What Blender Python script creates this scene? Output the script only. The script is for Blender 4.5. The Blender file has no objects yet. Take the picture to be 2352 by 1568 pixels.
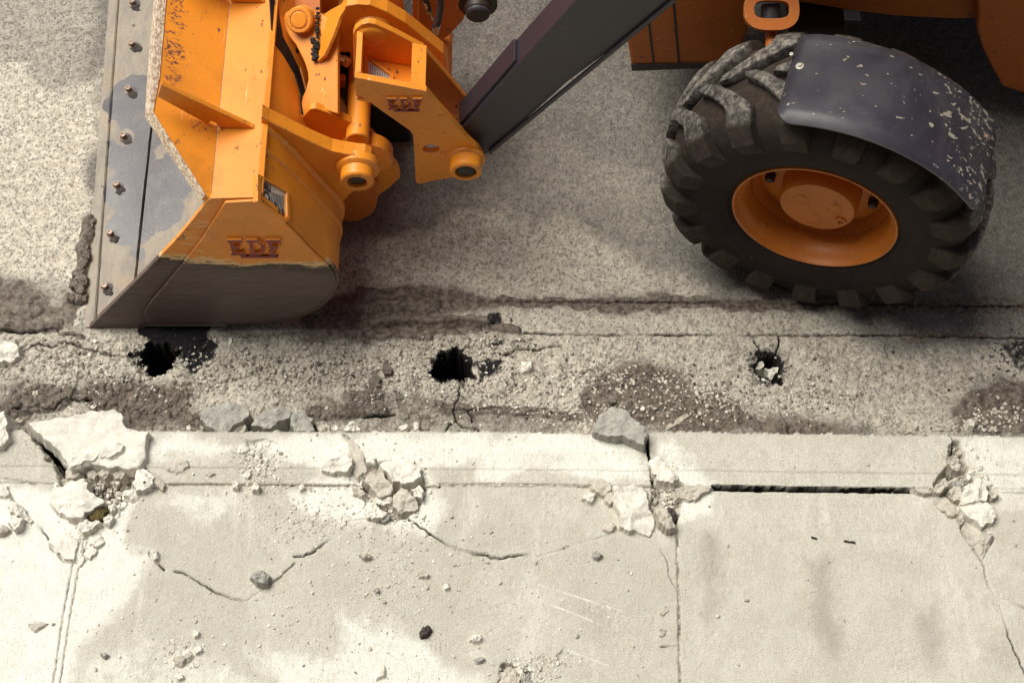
import bpy, bmesh, math, random
import numpy as np
from mathutils import Vector, Matrix
from mathutils.geometry import tessellate_polygon
random.seed(7)
R = math.radians; GS = .0032
# ------------------------------------------------------------------ camera, sky, sun, exposure
scene = bpy.context.scene
F = 4000.0; TH = R(62.0); DIST = 4000/600.0          # focal length in the 2352-px frame, tilt, distance
CAM = np.array([0.0, -DIST*math.cos(TH), DIST*math.sin(TH)])
FW = np.array([0, math.cos(TH), -math.sin(TH)]); UP = np.array([0, math.sin(TH), math.cos(TH)]); RT = np.array([1.0, 0, 0])
cd = bpy.data.cameras.new('camera'); cam = bpy.data.objects.new('camera', cd); scene.collection.objects.link(cam)
cam.location = CAM; cam.rotation_euler = (R(90)-TH, 0, 0)
cd.sensor_width = 36; cd.lens = F/2352*36; cd.clip_end = 300; cd.clip_start = .1
scene.camera = cam
scene.render.resolution_x = 1024; scene.render.resolution_y = 682
SUN_EL, SUN_AZ = 64, 152            # azimuth measured from +x towards +y: light comes from behind-left
world = bpy.data.worlds.new('World'); scene.world = world; world.use_nodes = True
wn = world.node_tree.nodes; wl = world.node_tree.links
sky = wn.new('ShaderNodeTexSky'); sky.sky_type = 'NISHITA'; sky.sun_disc = False
sky.sun_elevation = R(SUN_EL); sky.sun_rotation = R(90-SUN_AZ); sky.air_density = 1.0; sky.dust_density = 3.0; sky.ozone_density = .6
wl.new(sky.outputs[0], wn['Background'].inputs[0]); wn['Background'].inputs[1].default_value = .05
sd_ = bpy.data.lights.new('sun', 'SUN'); sd_.energy = 2.8; sd_.angle = R(38); sd_.color = (1, .962, .85)
sun = bpy.data.objects.new('sun', sd_); scene.collection.objects.link(sun)
dirv = Vector((math.cos(R(SUN_EL))*math.cos(R(SUN_AZ)), math.cos(R(SUN_EL))*math.sin(R(SUN_AZ)), math.sin(R(SUN_EL))))
sun.rotation_euler = dirv.to_track_quat('Z', 'Y').to_euler(); sun.location = (-3, 4, 6)
scene.view_settings.view_transform = 'Standard'; scene.view_settings.look = 'None'
scene.view_settings.exposure = 0.75; scene.view_settings.gamma = 1
# ------------------------------------------------------------------ survey: pixel of the photo -> point on a known plane
def ray(u, v): return FW+RT*(u-1176)/F+UP*(784-v)/F
def Pz(u, v, z=0.0): r = ray(u, v); return CAM+r*(z-CAM[2])/r[2]
def Py(u, v, y): r = ray(u, v); return CAM+r*(y-CAM[1])/r[1]
def Pn(u, v, p, n):
    r = ray(u, v); n = np.array(n, float); return CAM+r*(np.dot(n, np.array(p)-CAM)/np.dot(n, r))
OFF = {'A': (0, 612.5), 'B': (784, 612.5), 'C': (1568, 612.5), 'E': (0, 1045.5), 'F': (784, 1045.5), 'G': (1568, 1045.5), 'D': (0, 0)}
def T(t, pts):
    ox, oy = OFF[t]; k = 1.0 if t == 'D' else 3.0
    return [(x/k+ox, y/k+oy) for x, y in pts]
def G(t, pts, z=0.0): return [tuple(Pz(u, v, z)[:2]) for u, v in T(t, pts)]
# ------------------------------------------------------------------ numeric noise
rng = np.random.RandomState(11)
TAB = rng.rand(256, 256).astype(np.float32)
def vnoise(x, y, s=0):
    xi = np.floor(x).astype(np.int64); yi = np.floor(y).astype(np.int64); fx = x-xi; fy = y-yi
    fx = fx*fx*(3-2*fx); fy = fy*fy*(3-2*fy)
    a = lambda i, j: TAB[(xi+i+s*37) & 255, (yi+j+s*91) & 255]
    return (a(0, 0)*(1-fx)+a(1, 0)*fx)*(1-fy)+(a(0, 1)*(1-fx)+a(1, 1)*fx)*fy
def fbm(x, y, f, o=4, s=0):
    r = 0; a = .5
    for k in range(o):
        c, sn = math.cos(k*1.1+s), math.sin(k*1.1+s)
        r = r+a*(vnoise((x*c-y*sn)*f+13.7*k, (x*sn+y*c)*f+5.1*k, s+k)-.5); a *= .5; f *= 2.03
    return r*2
def ridged(x, y, f, o=3, s=0):
    r = 0; a = .5
    for k in range(o):
        r = r+a*(1-np.abs(2*vnoise(x*f+3*k, y*f+9*k, s+k)-1)); a *= .5; f *= 2.1
    return r
def worley(x, y, f, s=0):
    X = x*f; Y = y*f; xi = np.floor(X).astype(np.int64); yi = np.floor(Y).astype(np.int64)
    d1 = np.full(X.shape, 9.0); d2 = d1.copy(); hid = np.zeros(X.shape)
    for i in (-1, 0, 1):
        for j in (-1, 0, 1):
            a = (xi+i+s*17) & 255; b = (yi+j+s*29) & 255
            px = xi+i+TAB[a, b]; py = yi+j+TAB[b, a]
            d = np.hypot(X-px, Y-py); h = TAB[(a+77) & 255, (b+33) & 255]
            hid = np.where(d < d1, h, hid); d2 = np.minimum(d2, np.maximum(d, d1)); d1 = np.minimum(d1, d)
    return d1, d2, hid
def sstep(a, b, x): t = np.clip((x-a)/(b-a), 0, 1); return t*t*(3-2*t)
def pdist(X, Y, pts, m=.12, closed=False):
    D = np.full(X.shape, m); P = list(pts)+([pts[0]] if closed else [])
    for (x0, y0), (x1, y1) in zip(P[:-1], P[1:]):
        k = (X > min(x0, x1)-m) & (X < max(x0, x1)+m) & (Y > min(y0, y1)-m) & (Y < max(y0, y1)+m)
        if not k.any(): continue
        x = X[k]; y = Y[k]; dx, dy = x1-x0, y1-y0
        t = np.clip(((x-x0)*dx+(y-y0)*dy)/(dx*dx+dy*dy+1e-12), 0, 1)
        D[k] = np.minimum(D[k], np.hypot(x-x0-t*dx, y-y0-t*dy))
    return D
def sdpoly(X, Y, pts, m=.12):       # positive inside
    D = pdist(X, Y, pts, m, True); ins = np.zeros(X.shape, bool); n = len(pts)
    for i in range(n):
        x0, y0 = pts[i]; x1, y1 = pts[(i+1) % n]
        if y0 == y1: continue
        ins ^= ((y0 > Y) != (y1 > Y)) & (X < (x1-x0)*(Y-y0)/(y1-y0)+x0)
    return np.where(ins, D, -D)
# ------------------------------------------------------------------ object helpers
COL = scene.collection
def link(o, parent=None):
    COL.objects.link(o)
    if parent is not None: o.parent = parent
    return o
def tag(o, label=None, cat=None, group=None, kind=None):
    if label: o['label'] = label
    if cat: o['category'] = cat
    if group: o['group'] = group
    if kind: o['kind'] = kind
    return o
def mesh_np(name, V, Fc, mat, parent=None, smooth=False, attrs=None):
    V = np.asarray(V, np.float32); Fc = np.asarray(Fc, np.int32); n = Fc.shape[1]
    me = bpy.data.meshes.new(name); me.vertices.add(len(V)); me.vertices.foreach_set('co', V.ravel())
    me.loops.add(Fc.size); me.loops.foreach_set('vertex_index', Fc.ravel())
    me.polygons.add(len(Fc)); me.polygons.foreach_set('loop_start', np.arange(0, Fc.size, n, dtype=np.int32))
    me.polygons.foreach_set('use_smooth', np.full(len(Fc), smooth, bool))
    me.update(calc_edges=True)
    for k, a in (attrs or {}).items():
        at = me.attributes.new(k, 'FLOAT_COLOR', 'POINT'); at.data.foreach_set('color', np.asarray(a, np.float32).ravel())
    me.materials.append(mat); me.validate()
    return link(bpy.data.objects.new(name, me), parent)
def mesh_bm(name, bm, mat, parent=None, smooth=False, bevel=0, seg=2, off=(0, 0, 0)):
    bmesh.ops.recalc_face_normals(bm, faces=bm.faces)
    if any(off): bmesh.ops.translate(bm, verts=bm.verts, vec=-Vector(off))
    me = bpy.data.meshes.new(name); bm.to_mesh(me); bm.free(); me.materials.append(mat)
    if smooth:
        me.polygons.foreach_set('use_smooth', [True]*len(me.polygons))
    o = link(bpy.data.objects.new(name, me), parent)
    if bevel:
        b = o.modifiers.new('bevel', 'BEVEL'); b.width = bevel; b.segments = seg; b.limit_method = 'ANGLE'; b.angle_limit = R(35)
    return o
# ------------------------------------------------------------------ material helpers
class NT:
    def __init__(s, name):
        s.m = bpy.data.materials.new(name); s.m.use_nodes = True; s.t = s.m.node_tree; s.n = s.t.nodes; s.b = s.n['Principled BSDF']
        s.geo = s.n.new('ShaderNodeNewGeometry'); s.P = s.geo.outputs['Position']
    def put(s, sock, v):
        if isinstance(v, bpy.types.NodeSocket): s.t.links.new(v, sock)
        elif isinstance(v, (tuple, list)) and len(v) == 3 and sock.type == 'RGBA': sock.default_value = (*v, 1)
        else: sock.default_value = v
    def noise(s, sc, det=4, rough=.6, dist=0, vec=None, stretch=None):
        n = s.n.new('ShaderNodeTexNoise'); v = vec if vec is not None else s.P
        if stretch:
            mp = s.n.new('ShaderNodeMapping'); mp.inputs['Scale'].default_value = stretch; s.t.links.new(v, mp.inputs[0]); v = mp.outputs[0]
        s.t.links.new(v, n.inputs['Vector'])
        n.inputs['Scale'].default_value = sc; n.inputs['Detail'].default_value = det; n.inputs['Roughness'].default_value = rough; n.inputs['Distortion'].default_value = dist
        return n.outputs['Fac']
    def vor(s, sc, feat='F1', out='Distance', rnd=1):
        n = s.n.new('ShaderNodeTexVoronoi'); n.feature = feat; n.inputs['Scale'].default_value = sc; n.inputs['Randomness'].default_value = rnd
        s.t.links.new(s.P, n.inputs['Vector']); return n.outputs[out]
    def math(s, op, a, b=0, c=0, clamp=False):
        n = s.n.new('ShaderNodeMath'); n.operation = op; n.use_clamp = clamp
        s.put(n.inputs[0], a); s.put(n.inputs[1], b); s.put(n.inputs[2], c); return n.outputs[0]
    def ramp(s, v, a, b, lo=0.0, hi=1.0):
        n = s.n.new('ShaderNodeMapRange'); n.interpolation_type = 'SMOOTHSTEP'
        s.put(n.inputs[0], v); s.put(n.inputs[1], a); s.put(n.inputs[2], b); s.put(n.inputs[3], lo); s.put(n.inputs[4], hi); return n.outputs[0]
    def mix(s, f, a, b, mode='MIX'):
        n = s.n.new('ShaderNodeMix'); n.data_type = 'RGBA'; n.blend_type = mode
        s.put(n.inputs[0], f); s.put(n.inputs[6], a); s.put(n.inputs[7], b); return n.outputs[2]
    def sep(s):
        n = s.n.new('ShaderNodeSeparateXYZ'); s.t.links.new(s.P, n.inputs[0]); return n.outputs
    def attr(s, name):
        n = s.n.new('ShaderNodeAttribute'); n.attribute_name = name; m = s.n.new('ShaderNodeSeparateColor'); s.t.links.new(n.outputs['Color'], m.inputs[0])
        return m.outputs[0], m.outputs[1], m.outputs[2], n.outputs['Alpha']
    def blobs(s, lst, warp=.03, wsc=14):       # union of soft balls with a ragged rim: >0 inside
        w = s.math('MULTIPLY', s.math('SUBTRACT', s.noise(wsc, 5, .65), .5), warp*2); r = None
        for c, rad in lst:
            d = s.n.new('ShaderNodeVectorMath'); d.operation = 'DISTANCE'; s.t.links.new(s.P, d.inputs[0]); d.inputs[1].default_value = tuple(c)
            v = s.math('SUBTRACT', rad, d.outputs['Value']); r = v if r is None else s.math('MAXIMUM', r, v)
        return s.math('ADD', r, w)
    def bump(s, h, dist=.002, st=1.0, prev=None):
        n = s.n.new('ShaderNodeBump'); n.inputs['Strength'].default_value = st; n.inputs['Distance'].default_value = dist
        s.t.links.new(h, n.inputs['Height'])
        if prev: s.t.links.new(prev, n.inputs['Normal'])
        s.t.links.new(n.outputs[0], s.b.inputs['Normal']); return n.outputs[0]
    def edge(s, rad=.006, lo=.02, hi=.25):      # 1 on convex or concave edges
        b = s.n.new('ShaderNodeBevel'); b.samples = 4; b.inputs[0].default_value = rad
        d = s.n.new('ShaderNodeVectorMath'); d.operation = 'DOT_PRODUCT'; s.t.links.new(b.outputs[0], d.inputs[0]); s.t.links.new(s.geo.outputs['Normal'], d.inputs[1])
        return s.ramp(s.math('SUBTRACT', 1, d.outputs['Value']), lo, hi)
    def done(s, col, rough=.8, metal=0, spec=.5):
        s.put(s.b.inputs['Base Color'], col); s.put(s.b.inputs['Roughness'], rough); s.put(s.b.inputs['Metallic'], metal); s.put(s.b.inputs['Specular IOR Level'], spec)
        return s.m
def mul(c, k): return tuple(x*k for x in c)
# ---- ground surfaces: masks (mud, pale, oil, crack dirt plus painted shade in holes and gaps) are stored on the vertices
def mat_road():
    s = NT('road_surface'); mud, pale, oil_and_shade, crk = s.attr('mask')
    f1 = s.noise(3, 5, .6); f2 = s.noise(260, 3, .7); f3 = s.noise(28, 6, .72)
    c = s.mix(s.ramp(f1, .35, .65), (.118, .107, .097), (.165, .150, .134))
    sp = s.ramp(s.vor(150, out='Distance'), .12, .42)                                  # pale aggregate in darker binder
    c = s.mix(s.math('MULTIPLY', s.ramp(f3, .42, .62), .75), c, (.062, .056, .054))
    c = s.mix(s.ramp(pale, .1, .9), c, s.mix(s.ramp(f3, .38, .6), (.74, .685, .575), (.50, .45, .365)))
    cell = s.vor(125, 'F1', 'Color'); cs = s.n.new('ShaderNodeSeparateColor'); s.t.links.new(cell, cs.inputs[0])
    c = s.mix(s.math('MULTIPLY', s.ramp(cs.outputs[0], .55, .95), .26), c, (.36, .33, .29)); c = s.mix(s.math('MULTIPLY', s.ramp(cs.outputs[1], .66, .9), .6), c, (.05, .045, .045))
    big = s.ramp(s.noise(75, 5, .8), .54, .60); c = s.mix(s.math('MULTIPLY', big, .55), c, (.06, .052, .05))
    hol = s.ramp(s.vor(90), .0, .30, 1, 0); hol = s.math('MULTIPLY', hol, s.ramp(s.noise(16, 3), .42, .52))
    c = s.mix(s.math('MULTIPLY', hol, .8), c, (.055, .048, .048))
    c = s.mix(s.ramp(f2, .36, .70, .0, .55), c, s.mix(.5, c, (.62, .58, .5)))
    mm = s.ramp(s.math('ADD', mud, s.math('MULTIPLY', s.math('SUBTRACT', s.noise(24, 7, .75), .5), 1.1)), .34, .68)
    mc = s.mix(s.ramp(s.noise(45, 6, .8), .38, .62), (.066, .048, .040), (.205, .172, .140))
    c = s.mix(mm, c, mc)
    oo = s.ramp(s.math('ADD', oil_and_shade, s.math('MULTIPLY', s.math('SUBTRACT', s.noise(60, 5, .7), .5), .9)), .4, .68)
    c = s.mix(oo, c, (.013, .011, .014)); c = s.mix(s.ramp(crk, .1, .8), c, (.012, .01, .009))
    h = s.math('ADD', s.math('MULTIPLY', f2, .6), s.math('ADD', s.math('MULTIPLY', f3, 1.2), s.math('MULTIPLY', sp, .35)))
    s.bump(h, .006, .9)
    return s.done(c, s.mix(mm, (.88,)*3, (.62,)*3), 0, .3)
def mat_concrete(name, warm=1.0):
    s = NT(name); mud, pale, grey, crk = s.attr('mask')
    f1 = s.noise(1.7, 5, .6, .4); f2 = s.noise(300, 3, .7); f3 = s.noise(14, 7, .72); st = s.noise(9, 5, .65, 0, None, (1, .25, 1))
    base = s.mix(s.ramp(f1, .35, .65), (.485, .472, .405), (.575, .562, .49))
    base = s.mix(s.ramp(f3, .4, .66, 0, .5), base, (.42, .385, .32))
    white = s.mix(s.ramp(f3, .35, .7), (.87, .87, .80), (.755, .75, .68))
    p = s.ramp(s.math('ADD', pale, s.math('MULTIPLY', s.math('SUBTRACT', f3, .5), 1.1)), .3, .72)
    c = s.mix(p, base, white)
    c = s.mix(s.math('MULTIPLY', s.ramp(st, .56, .70), .45), c, (.74, .72, .65))
    brs = s.noise(170, 2, .6, .0, None, (1, .12, 1)); c = s.mix(s.math('MULTIPLY', s.ramp(brs, .5, .68), .22), c, (.26, .24, .2))
    g1 = s.noise(240, 2, .8); g2 = s.noise(95, 5, .8)
    c = s.mix(s.math('MULTIPLY', s.ramp(g1, .52, .66), .42), c, (.20, .185, .155)); c = s.mix(s.math('MULTIPLY', s.ramp(g1, .47, .36), .40), c, (.86, .84, .78)); c = s.mix(s.math('MULTIPLY', s.ramp(g2, .56, .66), .45), c, (.24, .22, .185))
    c = s.mix(s.math('MULTIPLY', s.ramp(s.math('ADD', grey, s.math('MULTIPLY', s.math('SUBTRACT', s.noise(40, 5, .75), .5), .6)), .10, .95), .45), c, (.17, .155, .135))
    spk = s.math('MULTIPLY', s.ramp(s.vor(190), .0, .2, 1, 0), s.ramp(s.noise(33, 2), .5, .62))
    c = s.mix(s.math('MULTIPLY', spk, .55), c, (.2, .18, .15))
    c = s.mix(s.ramp(f2, .35, .68, 0, .35), c, (.3, .27, .22))
    c = s.mix(s.ramp(mud, .2, .8), c, s.mix(s.ramp(s.noise(50, 4, .7), .35, .65), (.22, .195, .16), (.56, .52, .44)))
    c = s.mix(s.ramp(crk, .1, .8), c, (.022, .018, .016))
    s.bump(s.math('ADD', s.math('MULTIPLY', g1, .9), s.math('ADD', s.math('MULTIPLY', g2, .9), s.math('MULTIPLY', f3, .6))), .0035, .8)
    return s.done(c, .92, 0, .15)
def mat_stone(name, ca, cb, dark=(.2, .18, .16), bs=.004):
    s = NT(name); f = s.noise(30, 6, .7); f2 = s.noise(220, 3, .7)
    c = s.mix(s.ramp(f, .35, .65), ca, cb); c = s.mix(s.ramp(f2, .3, .7, .45, 0), c, dark)
    c = s.mix(s.math('MULTIPLY', s.ramp(s.noise(120, 4, .8), .52, .64), .5), c, dark)
    agg = s.math('MULTIPLY', s.ramp(s.vor(60), .0, .25, 1, 0), s.ramp(s.noise(20, 2), .5, .6)); c = s.mix(s.math('MULTIPLY', agg, .6), c, dark)
    s.bump(s.math('ADD', s.math('MULTIPLY', f, 1.4), s.math('MULTIPLY', f2, .4)), bs, .9)
    return s.done(c, .92, 0, .2)
M = {}
M['road'] = mat_road(); M['kerb'] = mat_concrete('kerb_concrete'); M['pavement'] = mat_concrete('pavement_concrete')
M['white'] = mat_stone('broken_white_concrete', (.78, .755, .685), (.66, .63, .56), (.5, .47, .4))
M['cream'] = mat_stone('broken_cream_concrete', (.60, .565, .49), (.48, .445, .375), (.3, .27, .23))
M['grey'] = mat_stone('grey_stone', (.46, .445, .40), (.34, .33, .30), (.2, .19, .18))
M['dark'] = mat_stone('dark_clod', (.10, .085, .075), (.05, .042, .04), (.03, .025, .025))
M['mud'] = mat_stone('grey_mud', (.235, .205, .17), (.155, .13, .11), (.09, .075, .065))
M['moss'] = mat_stone('brown_moss', (.13, .105, .035), (.06, .045, .02), (.03, .02, .015))
# ---- machine surfaces
OR = (.80, .275, .020)
def mat_orange(name, base=OR, chips=None, chipamt=.0, wear=1.0, extra=None, rough=.42):
    s = NT(name); f = s.noise(5, 5, .6); f2 = s.noise(60, 5, .7)
    c = s.mix(s.ramp(f, .35, .7), base, mul(base, .86)); c = s.mix(s.ramp(f2, .52, .8, 0, .35), c, (.62, .33, .10))
    speck = s.math('MULTIPLY', s.ramp(s.vor(75), .0, .17, 1, 0), s.ramp(s.noise(9, 2), .45, .54)); c = s.mix(speck, c, (.05, .025, .015))
    sc = s.math('MULTIPLY', s.ramp(s.noise(26, 6, .75, 0, None, (1, .5, 1)), .625, .66), 1.0); c = s.mix(sc, c, (.17, .07, .045))
    if chips:
        b = s.blobs(chips, .05, 30); st = s.ramp(s.noise(42, 6, .78, .6, None, (1, 1.6, 1)), .50, .56)
        c = s.mix(s.math('MULTIPLY', s.ramp(b, .0, .02), st), c, (.15, .055, .04))
    c = s.mix(s.math('MULTIPLY', s.ramp(s.noise(3.5, 6, .7, .4), .5, .72), .55), c, mul(base, .62) if base[0] > .5 else base)
    ln = s.noise(46, 4, .7, .5, None, (1.3, .10, 1.3)); c = s.mix(s.math('MULTIPLY', s.ramp(ln, .655, .69), .8), c, (.80, .55, .28)); ln2 = s.noise(33, 5, .75, .8, None, (.2, 1.2, 1.2)); c = s.mix(s.math('MULTIPLY', s.ramp(ln2, .66, .70), .8), c, (.12, .05, .035))
    e = s.math('MULTIPLY', s.edge(.006, .01, .18), s.ramp(s.noise(60, 4, .7), .40, .52))
    rr = s.mix(sc, (rough,)*3, (.8,)*3)
    if extra: c = extra(s, c)
    c = s.mix(s.math('MULTIPLY', e, .85*wear), c, s.mix(s.ramp(s.noise(160, 3), .42, .58), (.09, .04, .03), (.62, .42, .25)))
    s.bump(s.math('ADD', s.math('MULTIPLY', f2, .5), s.math('MULTIPLY', sc, -1.0)), .0012, .5)
    return s.done(c, rr, 0, .45)
M['orange'] = mat_orange('orange_paint')
LC_ = [(Pz(u, v, z), r) for u, v, z, r in ((398, 5, 1.0, .05), (402, 28, 1.0, .05), (405, 55, 1.0, .04), (395, 85, 1.0, .04), (400, 120, 1.0, .05), (393, 150, 1.0, .04), (400, 185, 1.0, .04), (430, 60, 1.0, .02), (430, 270, .95, .03), (445, 290, .95, .03), (370, 265, 1, .02), (400, 320, .97, .02), (505, 300, .9, .03), (520, 296, .9, .03), (495, 350, .9, .02), (500, 385, .9, .02), (497, 420, .9, .02), (560, 452, .9, .015), (500, 452, .9, .015), (530, 448, .9, .012))]
M['chipped'] = mat_orange('chipped_orange_paint', OR, LC_)
def worn_side(s, c):
    o = s.sep(); zz = s.math('ADD', o[2], s.math('MULTIPLY', s.math('SUBTRACT', s.noise(9, 5, .7, 0, None, (.8, 1, 3)), .5), .16))
    zz = s.math('ADD', zz, s.math('MULTIPLY', s.math('SUBTRACT', s.noise(52, 5, .8, .6, None, (.22, 1, 2.0)), .5), .15))
    zb = s.math('ADD', zz, s.math('MULTIPLY', s.math('SUBTRACT', o[0], -.95), s.ramp(o[0], -1.05, -.95, .10, .03)))
    steel = s.mix(s.ramp(s.noise(24, 6, .7, 0, None, (.3, 1, 2.4)), .35, .7), (.085, .056, .052), (.13, .095, .088))
    dk = s.ramp(zb, .43, .50); c2 = s.mix(dk, steel, (.035, .018, .015))
    c2 = s.mix(s.ramp(zb, .495, .51), c2, (.72, .5, .25)); c2 = s.mix(s.ramp(zb, .52, .535), c2, c)
    scr = s.math('MULTIPLY', s.ramp(s.noise(30, 6, .85, 1.4, None, (.25, 1, 2.4)), .565, .60), s.ramp(o[0], -1.0, -1.1))
    return s.mix(s.math('MULTIPLY', scr, s.ramp(zb, .5, .6)), c2, (.78, .6, .38))
M['side'] = mat_orange('worn_side_paint', chips=None, extra=worn_side, wear=1.0, rough=.5)
def mat_steel():
    wet = [(Pz(320, 235, .03), .14), (Pz(300, 210, .03), .06), (Pz(310, 300, .03), .13), (Pz(300, 360, .03), .10), (Pz(255, 235, .03), .05), (Pz(305, 440, .03), .12), (Pz(300, 520, .03), .10), (Pz(318, 580, .03), .035), (Pz(385, 420, .03), .13), (Pz(365, 490, .03), .11), (Pz(420, 400, .03), .12)]
    dry = [(Pz(285, 318, .03), .045), (Pz(250, 300, .03), .05)]
    s = NT('blade_steel'); f = s.noise(16, 6, .7, 0, None, (1.2, .35, 1)); f2 = s.noise(120, 4, .7)
    c = s.mix(s.ramp(f, .35, .65), (.335, .288, .225), (.235, .205, .168)); c = s.mix(s.ramp(s.noise(7, 4), .5, .7, 0, .5), c, (.42, .285, .165))
    w = s.blobs(wet, .022, 20); d = s.blobs(dry, .02, 20); w = s.math('MULTIPLY', s.ramp(w, 0, .006), s.ramp(d, 0, .006, 1, 0))
    c = s.mix(w, c, s.mix(s.ramp(s.noise(11, 5), .4, .7), (.088, .084, .098), (.13, .122, .125)))
    spots = [(Pz(u, v, .03), r) for u, v, r in ((310, 12, .03), (308, 60, .012), (330, 60, .006), (312, 108, .026), (303, 213, .03), (290, 320, .03), (276, 428, .022), (262, 540, .02), (250, 662, .026), (230, 425, .02), (226, 335, .012), (335, 228, .008))]
    c = s.mix(s.ramp(s.blobs(spots, .012, 45), 0, .01), c, (.035, .026, .026))
    c = s.mix(s.ramp(f2, .3, .7, .3, 0), c, (.1, .08, .07))
    s.bump(s.math('ADD', f, s.math('MULTIPLY', f2, .5)), .0018, .5)
    return s.done(c, s.mix(w, (.6,)*3, (.28,)*3), 0, .5)
M['steel'] = mat_steel()
def simple(name, ca, cb, sc=20, rough=.6, metal=0, bump=.001, st=None, spec=.5):
    s = NT(name); f = s.noise(sc, 6, .7, 0, None, st); s.bump(f, bump, .6); return s.done(s.mix(s.ramp(f, .35, .65), ca, cb), rough, metal, spec)
M['bolt'] = simple('bolt_steel', (.42, .32, .25), (.25, .17, .13), 60, .45, .4)
M['bare'] = simple('scraped_edge_metal', (.78, .68, .52), (.30, .17, .10), 75, .45, 0, .002, (1.6, .7, 1.6))
M['grease_shade'] = simple('black_grease_shade', (.010, .009, .010), (.028, .023, .022), 50, .55, 0, .003, None, .2)  # serves real grease and the painted shadow strips by the coupler
M['hole'] = simple('dark_bore', (.03, .018, .012), (.012, .01, .01), 50, .5)
M['zinc'] = simple('zinc_plate', (.62, .60, .52), (.5, .48, .42), 60, .4, .2)
M['print'] = simple('black_print', (.03, .03, .03), (.05, .05, .05), 60, .6)
M['silver'] = simple('worn_nameplate', (.80, .78, .68), (.62, .60, .52), 60, .45, .2)
M['red'] = mat_orange('worn_red_letter_paint', (.22, .022, .018), chips=None, wear=.4, rough=.5)
M['hose'] = simple('black_hose_rubber', (.025, .024, .03), (.04, .038, .045), 40, .5)
M['cable'] = simple('polished_fitting', (.55, .53, .48), (.4, .38, .34), 40, .25, .8)
def mat_arm():
    s = NT('black_arm_paint'); f = s.noise(6, 5, .6); c = s.mix(f, (.018, .014, .021), (.030, .024, .033))
    c = s.mix(s.ramp(s.vor(60), .0, .06, .5, 0), c, (.3, .27, .22)); e = s.math('MULTIPLY', s.edge(.006), s.ramp(s.noise(22, 4, .7), .46, .60))
    c = s.mix(s.math('MULTIPLY', e, .6), c, (.10, .05, .03)); c = s.mix(s.ramp(s.noise(40, 5, .7), .62, .72, 0, .4), c, (.12, .08, .06))
    s.bump(s.noise(140, 3), .0008, .4); return s.done(c, .42, 0, .5)
M['arm'] = mat_arm()
def mat_guard():
    s = NT('black_mudguard_plastic'); o = s.sep(); f = s.noise(4, 6, .65, .5)
    c = s.mix(s.ramp(f, .35, .75), (.028, .025, .038), (.075, .072, .082))
    rg = s.ramp(o[0], 1.2, 1.72, .0, .125)                      # splashes get denser towards the rear end
    n1 = s.noise(34, 3, .5, .3, None, (.9, 1.6, 1)); thr = s.math('SUBTRACT', .68, rg)
    sp = s.ramp(s.math('SUBTRACT', n1, thr), .0, .02); sp2 = s.math('MULTIPLY', s.ramp(s.noise(80, 3, .6), .62, .66), s.ramp(o[0], 1.3, 1.8))
    c = s.mix(s.math('MAXIMUM', sp, s.math('MULTIPLY', sp2, .8)), c, (.36, .32, .26)); c = s.mix(s.math('MULTIPLY', s.edge(.006), .5), c, (.2, .19, .22))
    s.bump(n1, .0008, .3); return s.done(c, s.mix(sp, (.48,)*3, (.9,)*3), 0, .5)
M['guard'] = mat_guard()
def mat_tyre():
    s = NT('tyre_rubber'); lug, tr, _, _ = s.attr('mask'); f = s.noise(38, 6, .75); g = s.noise(5, 4)
    c = s.mix(s.ramp(g, .3, .7), (.010, .007, .0068), (.019, .0135, .0125))
    c = s.mix(s.math('MULTIPLY', tr, s.ramp(f, .35, .7, .25, .6)), c, (.11, .083, .062))
    c = s.mix(s.math('MULTIPLY', lug, s.ramp(f, .22, .55)), c, s.mix(s.ramp(s.noise(42, 6, .75), .38, .70), (.060, .054, .055), (.36, .33, .28)))
    c = s.mix(s.ramp(s.noise(110, 4, .8, 0, None, (1, 1, .2)), .66, .7, 0, .35), c, (.3, .26, .22))
    s.bump(f, .002, .7); return s.done(c, .8, 0, .2)
M['tyre'] = mat_tyre()
M['rim'] = mat_orange('orange_rim_paint', (.50, .145, .012), wear=.6, rough=.45)
M['chassis'] = mat_orange('chassis_orange_paint', (.50, .135, .012), wear=.8, rough=.5)
# ------------------------------------------------------------------ ground height fields
KT = .10                                             # kerb and pavement stand 10 cm above the carriageway
KF = G('D', [(-400, 990), (0, 984), (330, 990), (1176, 990), (1480, 999), (1500, 991), (1900, 995), (2352, 1001), (2800, 1006)], KT)
KB = G('D', [(-400, 1108), (0, 1108), (400, 1112), (1500, 1119), (2140, 1128), (2352, 1132), (2800, 1136)], KT)
yfront = lambda X: np.interp(X, [p[0] for p in KF], [p[1] for p in KF])
yback = lambda X: np.interp(X, [p[0] for p in KB], [p[1] for p in KB])
HOLES = [(G('A', [(925, 615), (990, 570), (1060, 540), (1160, 535), (1215, 570), (1232, 610), (1205, 680), (1145, 745), (1050, 748), (1000, 700)]), .26),
         (G('B', [(605, 735), (630, 660), (700, 600), (800, 565), (860, 600), (900, 650), (900, 740), (830, 800), (760, 785), (680, 790)]), .28),
         (G('C', [(495, 660), (520, 600), (600, 600), (660, 630), (680, 700), (665, 790), (620, 810), (570, 770), (510, 740)]), .14)]
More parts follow.
